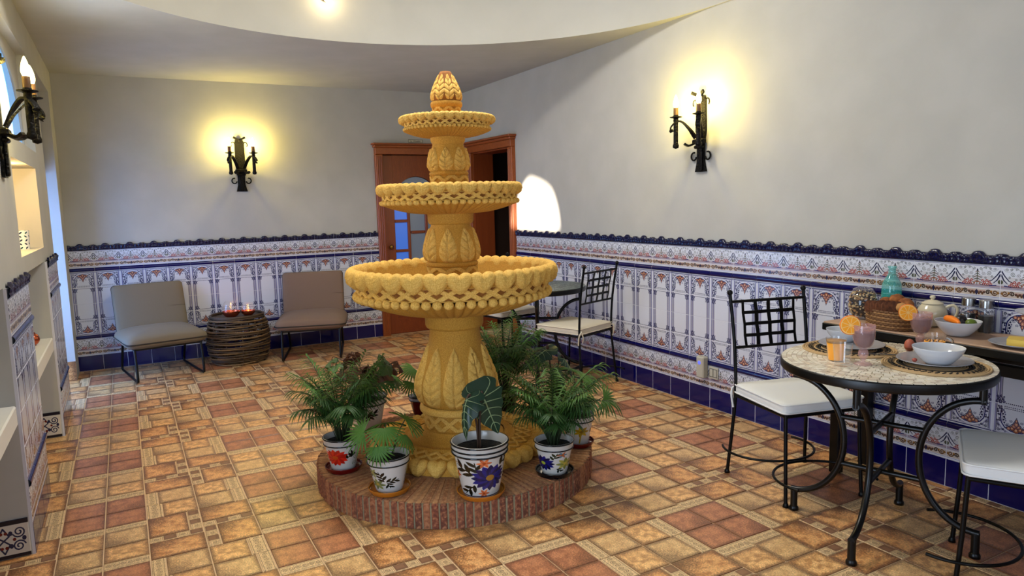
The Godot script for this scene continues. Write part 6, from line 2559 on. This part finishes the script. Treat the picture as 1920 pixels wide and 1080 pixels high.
# fan leaf: pleated blade in the x-y plane, hub at the origin, opening towards +y, tipped by the caller
func fan_mesh(radius: float, sweep_deg: float, n: int, droop: float) -> ArrayMesh:
	var b := MB.new()
	for k in n:
		var a0 := deg_to_rad(90 - sweep_deg / 2 + sweep_deg * k / n)
		var a1 := deg_to_rad(90 - sweep_deg / 2 + sweep_deg * (k + 1) / n)
		var am := (a0 + a1) / 2
		var rr := radius * (0.82 + 0.18 * sin(PI * (k + 0.5) / n)) * (1.0 if k % 2 else 0.95)
		var rows := []
		for j in 7:
			var t := j / 6.0
			var rad := rr * (0.03 + 0.97 * t)
			var half := (a1 - a0) / 2 * (1.0 if t < 0.45 else (1.0 - (t - 0.45) / 0.56))
			var row := PackedVector3Array()
			for q in 3:
				var a := am + half * (q - 1)
				var z := -droop * radius * t * t + (0.045 * radius * t if q == 1 else 0.0)
				row.append(Vector3(rad * cos(a), rad * sin(a), z))
			rows.append(row)
		b.grid(rows, false, Vector2(0, 1), Vector2(0, 1), true)
	return b.mesh()


func fan_leaf(o: Node3D, base: Vector3, hub: Vector3, face: Vector3, up: Vector3, mesh: Mesh) -> void:
	var st := MB.new()
	st.tube(curve([base, base.lerp(hub, 0.5) + Vector3(0, 0.02, 0), hub], 5), 0.0024, 6)
	var s := part("stalk", st.mesh(), M.stem, o)
	var z := face.normalized()
	var x := up.cross(z).normalized()
	var y := z.cross(x).normalized()
	var f := part("fan_leaf", mesh, M.fan_leaf, s)
	f.transform = Transform3D(Basis(x, y, z), hub)


# arrow-shaped leaf with pale veins; origin at the stalk, tip towards -y, face +z
func arrow_leaf(width: float, len_: float, curl: float) -> Array:
	var b := MB.new()
	var rows := []
	var surf := func(t: float, s: float) -> Vector3:
		# t from the shoulder lobes (-0.35) to the tip (1)
		var w := width * (pow(maxf(0.0, 1.0 - pow(maxf(t, 0.0), 1.25)), 0.9) if t > 0 else sqrt(maxf(0.0, 1.0 - pow(t / 0.40, 2.0)))) * (1.0 + 0.05 * sin(t * 22.0) * absf(s))
		var x := s * w
		if t < 0:
			x = signf(s) * (absf(s) * w * 0.72 + width * 0.22 * minf(1.0, -t * 6.0)) if absf(s) > 0.001 else 0.0
		var z := -curl * (x * x / width) - curl * 0.45 * len_ * t * t - 0.15 * width * (1.0 - absf(s)) * 0.4
		return Vector3(x, -t * len_, z)
	for side in [-1.0, 1.0]:
		rows = []
		for j in 25:
			var t := lerpf(-0.38, 0.995, j / 24.0)
			var row := PackedVector3Array()
			for i in 9:
				row.append(surf.call(t, side * (i / 8.0)))
			rows.append(row)
		b.grid(rows, false, Vector2(0, 1), Vector2(0, 1), side > 0)
	var v := MB.new()
	var lift := Vector3(0, 0, 0.0016)
	var mid := []
	for j in 14:
		mid.append(surf.call(lerpf(-0.02, 0.97, j / 13.0), 0.0) + lift)
	v.tube(mid, range(14).map(func(i): return lerpf(0.0040, 0.0014, i / 13.0) * width / 0.09), 5, false)
	for side in [-1.0, 1.0]:
		for q in [[0.02, -0.33, 0.75], [0.05, 0.02, 0.95], [0.18, 0.26, 0.96], [0.34, 0.46, 0.96], [0.52, 0.66, 0.96], [0.70, 0.82, 0.94]]:
			var ln := []
			for j in 8:
				var f := j / 7.0
				ln.append(surf.call(lerpf(q[0], q[1], pow(f, 1.4)), side * maxf(0.02, f * q[2])) + lift)
			v.tube(ln, range(8).map(func(i): return lerpf(0.0028, 0.0011, i / 7.0) * width / 0.09), 4, false)
	return [b.mesh(), v.mesh()]


func alocasia(o: Node3D, list: Array, soil_y: float) -> void:
	# list: [attach point, tip direction, face direction, width, length, curl] in the pot's frame
	for q in list:
		var st := MB.new()
		var at: Vector3 = q[0]
		st.tube(curve([Vector3(at.x * 0.12, soil_y, at.z * 0.12), Vector3(at.x * 0.25, lerpf(soil_y, at.y, 0.55), at.z * 0.25), Vector3(at.x * 0.7, at.y + 0.012, at.z * 0.7), at], 6), 0.0048, 8)
		var stalk := part("stalk", st.mesh(), M.brown_stem, o)
		var m := arrow_leaf(q[3], q[4], q[5])
		var y := -(q[1] as Vector3).normalized()
		var z := (q[2] as Vector3)
		z = (z - y * z.dot(y)).normalized()
		var x := y.cross(z)
		var l := part("leaf", m[0], M.alocasia, stalk)
		l.transform = Transform3D(Basis(x, y, z), at)
		var v := part("veins", m[1], M.alocasia_vein, stalk)
		v.transform = l.transform


func begonia(o: Node3D, n: int, hgt: float, spread: float, soil_y: float, sd: int) -> void:
	var r := RandomNumberGenerator.new()
	r.seed = sd
	for k in n:
		var a := TAU * k / n + r.randf_range(-0.3, 0.3)
		var d := Vector3(cos(a), 0, sin(a))
		var h := soil_y + hgt * r.randf_range(0.45, 1.0)
		var at := d * spread * r.randf_range(0.5, 1.0) + Vector3(0, h, 0)
		var st := MB.new()
		st.tube(curve([d * 0.01 + Vector3(0, soil_y, 0), d * spread * 0.3 + Vector3(0, lerpf(soil_y, h, 0.75), 0), at + Vector3(0, 0.02, 0) - d * 0.02, at], 5), 0.0024, 6)
		var s := part("stalk", st.mesh(), M.brown_stem, o)
		var b := MB.new()
		var rows := []
		var sz := r.randf_range(0.038, 0.062)
		for j in 5:
			var row := PackedVector3Array()
			for i in 21:
				var an := TAU * (i % 20) / 20
				var rr := sz * j / 4.0 * (1.0 + 0.12 * sin(an * 5) + 0.25 * cos(an))
				row.append(Vector3(rr * cos(an), 0.014 * sin(an * 5 + k) * j / 4.0 - 0.018 * pow(j / 4.0, 2.0), -rr * sin(an)))
			rows.append(row)
		b.grid(rows, true, Vector2(0, 1), Vector2(0, 1), true)
		var l := part("leaf", b.mesh(), M.begonia_leaf if r.randf() < 0.7 else M.begonia_green, s)
		l.transform = Transform3D(Basis(Vector3.UP, -a) * Basis(Vector3(0, 0, 1), -r.randf_range(0.3, 1.1)), at)


func build_pots() -> void:
	var F := [frond_mesh(0.42, 0.95, 15, 0.088, 0.0046, 0.46, 11), frond_mesh(0.40, 1.35, 14, 0.092, 0.0050, 0.48, 12), frond_mesh(0.44, 0.60, 15, 0.082, 0.0046, 0.48, 13), frond_mesh(0.37, 1.65, 14, 0.088, 0.0050, 0.44, 14), frond_mesh(0.40, 0.80, 16, 0.080, 0.0046, 0.42, 16)]
	var A := pot("palm_pot_red_flower", "feathery palm in a white pot painted with a red flower, on a red saucer", Vector2(0.886, -3.459), 0.095, 0.166, "red")
	palm(A, 0.14, 58, 1.0, 1.0, F, 1)
	saucer("round dark red saucer under the pot with the red flower", Vector2(0.886, -3.459), 0.093, M.red_glaze)
	var B := pot("fan_palm_pot", "small fan palm in a white pot painted with olive flowers, on an amber saucer", Vector2(0.996, -3.074), 0.099, 0.168, "green")
	var fm := fan_mesh(0.118, 200, 16, 0.28)
	var fs := fan_mesh(0.092, 190, 14, 0.35)
	for q in [[Vector3(-0.10, 0.285, -0.02), Vector3(-0.5, 0.75, 0.5), Vector3(-0.8, 0.2, -0.2), fm], [Vector3(-0.02, 0.30, 0.02), Vector3(-0.1, 0.85, 0.55), Vector3(-0.2, 0.1, 0.9), fm], [Vector3(0.10, 0.305, -0.03), Vector3(0.35, 0.85, 0.35), Vector3(0.9, 0.25, -0.2), fm],
			[Vector3(-0.07, 0.235, 0.07), Vector3(-0.5, 0.55, 0.7), Vector3(-0.5, -0.1, 0.8), fs], [Vector3(0.06, 0.26, 0.05), Vector3(0.5, 0.7, 0.4), Vector3(0.6, 0.1, 0.7), fs], [Vector3(0.02, 0.29, -0.08), Vector3(0.0, 0.9, -0.2), Vector3(0.1, 0.4, -0.9), fm]]:
		fan_leaf(B, Vector3(q[0].x * 0.12, 0.14, q[0].z * 0.12), q[0], q[1], q[2], q[3])
	saucer("round amber saucer under the small fan palm", Vector2(0.996, -3.074), 0.099, M.amber_glaze)
	var C := pot("alocasia_pot", "large white pot with a big blue painted flower and a dark veined arrow-leaf plant", Vector2(1.343, -2.812), 0.130, 0.247, "blue_big")
	alocasia(C, [[Vector3(0.018, 0.452, 0.012), Vector3(0.36, -1.0, 0.10), Vector3(-0.36, 0.42, 0.85), 0.098, 0.205, 0.22], [Vector3(-0.055, 0.445, 0.0), Vector3(-0.50, -0.75, 0.25), Vector3(-0.85, 0.55, 0.25), 0.058, 0.165, 1.2], [Vector3(0.02, 0.455, -0.06), Vector3(0.55, -0.45, -0.6), Vector3(0.3, 0.9, 0.0), 0.065, 0.14, 0.5]], 0.207)
	saucer("round amber saucer under the large pot with the blue flower", Vector2(1.343, -2.812), 0.112, M.amber_glaze)
	var D := pot("palm_pot_blue_flower", "feathery palm in a white pot with a blue and olive flower, on a navy saucer", Vector2(1.756, -2.837), 0.096, 0.162, "blue_small")
	palm(D, 0.14, 62, 1.02, 1.0, F, 2)
	saucer("round dark navy saucer under the right front palm", Vector2(1.756, -2.837), 0.095, M.navy_glaze)
	var E := pot("fan_palm_pot_yellow_flower", "fan palm in a white pot with a yellow flower at the right of the plinth", Vector2(2.085, -3.12), 0.088, 0.165, "yellow")
	for q in [[Vector3(0.10, 0.26, 0.10), Vector3(0.1, 0.45, 0.9), Vector3(0.85, -0.5, 0.1), fm], [Vector3(0.02, 0.36, 0.02), Vector3(0.1, 0.9, 0.5), Vector3(0.3, 0.3, 0.2), fm], [Vector3(-0.10, 0.33, 0.0), Vector3(-0.4, 0.8, 0.5), Vector3(-0.8, 0.2, 0.2), fm], [Vector3(0.03, 0.38, -0.08), Vector3(0.2, 0.9, 0.2), Vector3(0.6, 0.2, -0.6), fm], [Vector3(-0.03, 0.27, 0.09), Vector3(-0.2, 0.6, 0.8), Vector3(-0.2, 0.0, 0.9), fs]]:
		fan_leaf(E, Vector3(q[0].x * 0.12, 0.14, q[0].z * 0.12), q[0], q[1], q[2], q[3])
	saucer("round dark red saucer under the pot with the yellow flower", Vector2(2.085, -3.12), 0.087, M.red_glaze)
	var G1 := pot("begonia_pot", "dark leaved begonia in a white pot painted with sprigs, behind the left palm", Vector2(1.20, -4.06), 0.118, 0.192, "sprig", 0.122)
	begonia(G1, 22, 0.26, 0.20, 0.16, 5)
	var G := pot("fan_palm_pot_red", "small fan palm in a red glazed pot behind the fountain pedestal", Vector2(1.57, -4.13), 0.075, 0.12, "red_glaze", 0.122)
	for q in [[Vector3(-0.16, 0.27, 0.02), Vector3(-0.2, 0.8, 0.6), Vector3(-0.9, -0.1, 0.2), fm], [Vector3(-0.05, 0.31, 0.03), Vector3(-0.1, 0.85, 0.5), Vector3(-0.5, 0.4, 0.4), fm], [Vector3(0.08, 0.30, -0.02), Vector3(0.2, 0.9, 0.3), Vector3(0.8, 0.3, -0.2), fs], [Vector3(-0.08, 0.23, 0.06), Vector3(-0.3, 0.6, 0.7), Vector3(-0.6, -0.2, 0.7), fs]]:
		fan_leaf(G, Vector3(q[0].x * 0.12, 0.1, q[0].z * 0.12), q[0], q[1], q[2], q[3])
	var H := pot("palm_pot_navy", "tall feathery palm in a dark glazed pot behind the right side of the pedestal", Vector2(2.03, -3.86), 0.090, 0.150, "navy_glaze", 0.122)
	palm(H, 0.13, 50, 1.12, 0.85, F, 3)
	var I := pot("alocasia_pot_hidden", "dark arrow-leaf plant arching over the right palm, its pot hidden behind the fronds", Vector2(2.14, -3.46), 0.088, 0.150, "sprig", 0.122)
	alocasia(I, [[Vector3(-0.05, 0.47, 0.02), Vector3(-0.95, -0.30, 0.2), Vector3(-0.2, 0.9, 0.5), 0.055, 0.20, 0.6], [Vector3(0.08, 0.40, 0.0), Vector3(0.6, -0.7, 0.1), Vector3(0.3, 0.8, 0.5), 0.05, 0.13, 0.5], [Vector3(0.0, 0.33, 0.06), Vector3(0.1, -0.8, 0.5), Vector3(0.0, 0.5, 0.8), 0.05, 0.11, 0.5]], 0.126)


# ---------------------------------------------------------------- small fittings
func build_small_things() -> void:
	# plug-in device and socket on the right wall
	var w := thing("plugin_repeater", "white upright plug-in device with a blue light low on the tiled right wall", "device", Vector3(XR - 0.0145, 0.282, -3.575), -PI / 2)
	var b := MB.new()
	b.box(Vector3(0, 0, 0.026), Vector3(0.070, 0.150, 0.052), 0.008)
	part("body", b.mesh(), M.plastic, w)
	b = MB.new()
	b.lathe([Vector2(0.0, 0.0015), Vector2(0.013, 0.0015), Vector2(0.014, 0.0)], 20)
	b = _moved(b, Transform3D(Basis(Vector3.RIGHT, PI / 2), Vector3(0, 0.032, 0.052)))
	var em := mat("blue_led", Color(0.45, 0.5, 0.95), 0.4)
	em.emission_enabled = true
	em.emission = Color(0.4, 0.45, 1.0)
	em.emission_energy_multiplier = 0.5
	part("indicator_light", b.mesh(), em, w)
	var s := thing("wall_socket", "cream double switch plate beside the plug-in device", "socket", Vector3(XR - 0.0145, 0.252, -3.485), -PI / 2)
	b = MB.new()
	b.box(Vector3(0, 0, 0.005), Vector3(0.082, 0.082, 0.010), 0.003)
	part("plate", b.mesh(), M.plastic, s)
	b = MB.new()
	for x in [-0.017, 0.017]:
		b.box(Vector3(x, 0, 0.011), Vector3(0.028, 0.05, 0.006), 0.002)
	part("rocker", b.mesh(), M.plastic, s)
	b = MB.new()
	for q in [[-0.033, 0.003, 0.053], [0.033, 0.003, 0.053], [0.0, 0.003, 0.053]]:
		b.box(Vector3(q[0], 0, 0.0102), Vector3(q[1], q[2], 0.0015))
	for y in [-0.027, 0.027]:
		b.box(Vector3(0, y, 0.0102), Vector3(0.069, 0.003, 0.0015))
	part("shadow_gap", b.mesh(), M.dark_plastic, s)
	# niche: lamp and patterned tumbler
	var p := Pic.new(256, 128, Color(0.83, 0.84, 0.84))
	p.mirror = false
	for r in 5:
		for k in 10:
			p.leaf(k * 25.6 + (12 if r % 2 else 0), 10 + r * 25, 0.8 if r % 2 else 2.2, 17, 9, Color(0.06, 0.10, 0.22) if (r + k) % 3 else Color(0.08, 0.25, 0.28))
	var tm := tmat("tumbler_print", p.tex(), 0.25)
	b = MB.new()
	b.lathe([Vector2(0.046, 0.0), Vector2(0.050, 0.115)], 32)
	b.lathe([Vector2(0.050, 0.115), Vector2(0.047, 0.116), Vector2(0.043, 0.01), Vector2(0.0, 0.01)], 32)
	b.lathe([Vector2(0.0, 0.0), Vector2(0.046, 0.0)], 32)
	single("patterned_cup", "white cup with dark blue leaf print standing in the lit wall niche", "cup", b.mesh(), tm, Vector3(-0.548, 1.2355, -5.19))
	var l := thing("niche_lamp", "small round recessed lamp in the top of the lit wall niche", "lamp", Vector3(-0.60, 1.73, -4.82))
	b = MB.new()
	b.lathe([Vector2(0.0, -0.006), Vector2(0.022, -0.006), Vector2(0.024, -0.009), Vector2(0.034, -0.008), Vector2(0.035, 0.0)], 24)
	part("ring", b.mesh(), M.steel, l)
	b = MB.new()
	b.lathe([Vector2(0.0, -0.0075), Vector2(0.021, -0.007)], 20)
	part("lens_light", b.mesh(), M.bulb, l)
	bulb_light("niche_light", Vector3(0, -0.03, 0), Color(1.0, 0.82, 0.52), 0.5, 0.02, l)
	# copper globe on the shelf
	var g := thing("copper_globe", "small hammered copper globe candle holder on the recess shelf", "candle holder", Vector3(-0.535, 0.6556, -5.10))
	b = MB.new()
	b.ball(Vector3(0, 0.040, 0), Vector3(0.042, 0.040, 0.042), 28, 18, Basis.IDENTITY, func(d: Vector3) -> float: return 1.0 + 0.02 * sin(d.x * 26.0) * sin(d.y * 24.0) * sin(d.z * 26.0))
	part("globe", b.mesh(), M.copper, g)
	b = MB.new()
	b.tube(arc(Vector3(0, 0.078, 0), Vector3(0.018, 0, 0), Vector3(0, 0, 0.018), 0, TAU, 20), 0.003, 6, false)
	part("rim", b.mesh(), M.copper, g)
	# spotlight on the drum wall
	var d := Vector2(1.443 - DX, -5.40 - DZ).normalized()
	var sp := thing("drum_spotlight", "small glowing spotlight high on the white drum wall above the fountain", "lamp", Vector3(DX + d.x * (DR - 0.002), 2.985, DZ + d.y * (DR - 0.002)), atan2(-d.x, -d.y))
	b = MB.new()
	b.lathe([Vector2(0.0, 0.0), Vector2(0.05, 0.0), Vector2(0.05, 0.0), Vector2(0.045, 0.016), Vector2(0.02, 0.03), Vector2(0.0, 0.032)], 24)
	b = _moved(b, Transform3D(Basis(Vector3.RIGHT, PI / 2), Vector3.ZERO))
	part("canopy", b.mesh(), M.steel, sp)
	b = MB.new()
	b.tube([Vector3(0.03, 0.02, 0.03), Vector3(0.03, 0.02, 0.10)], 0.02, 14)
	part("arm", b.mesh(), M.steel, sp)
	b = MB.new()
	b.ball(Vector3(0, -0.03, 0.075), Vector3(0.036, 0.040, 0.036), 16, 12)
	part("lamp_bulb", b.mesh(), M.bulb, sp)
	bulb_light("spot_light", Vector3(0, -0.03, 0.075), Color(1.0, 0.88, 0.66), 0.05, 0.02, sp)
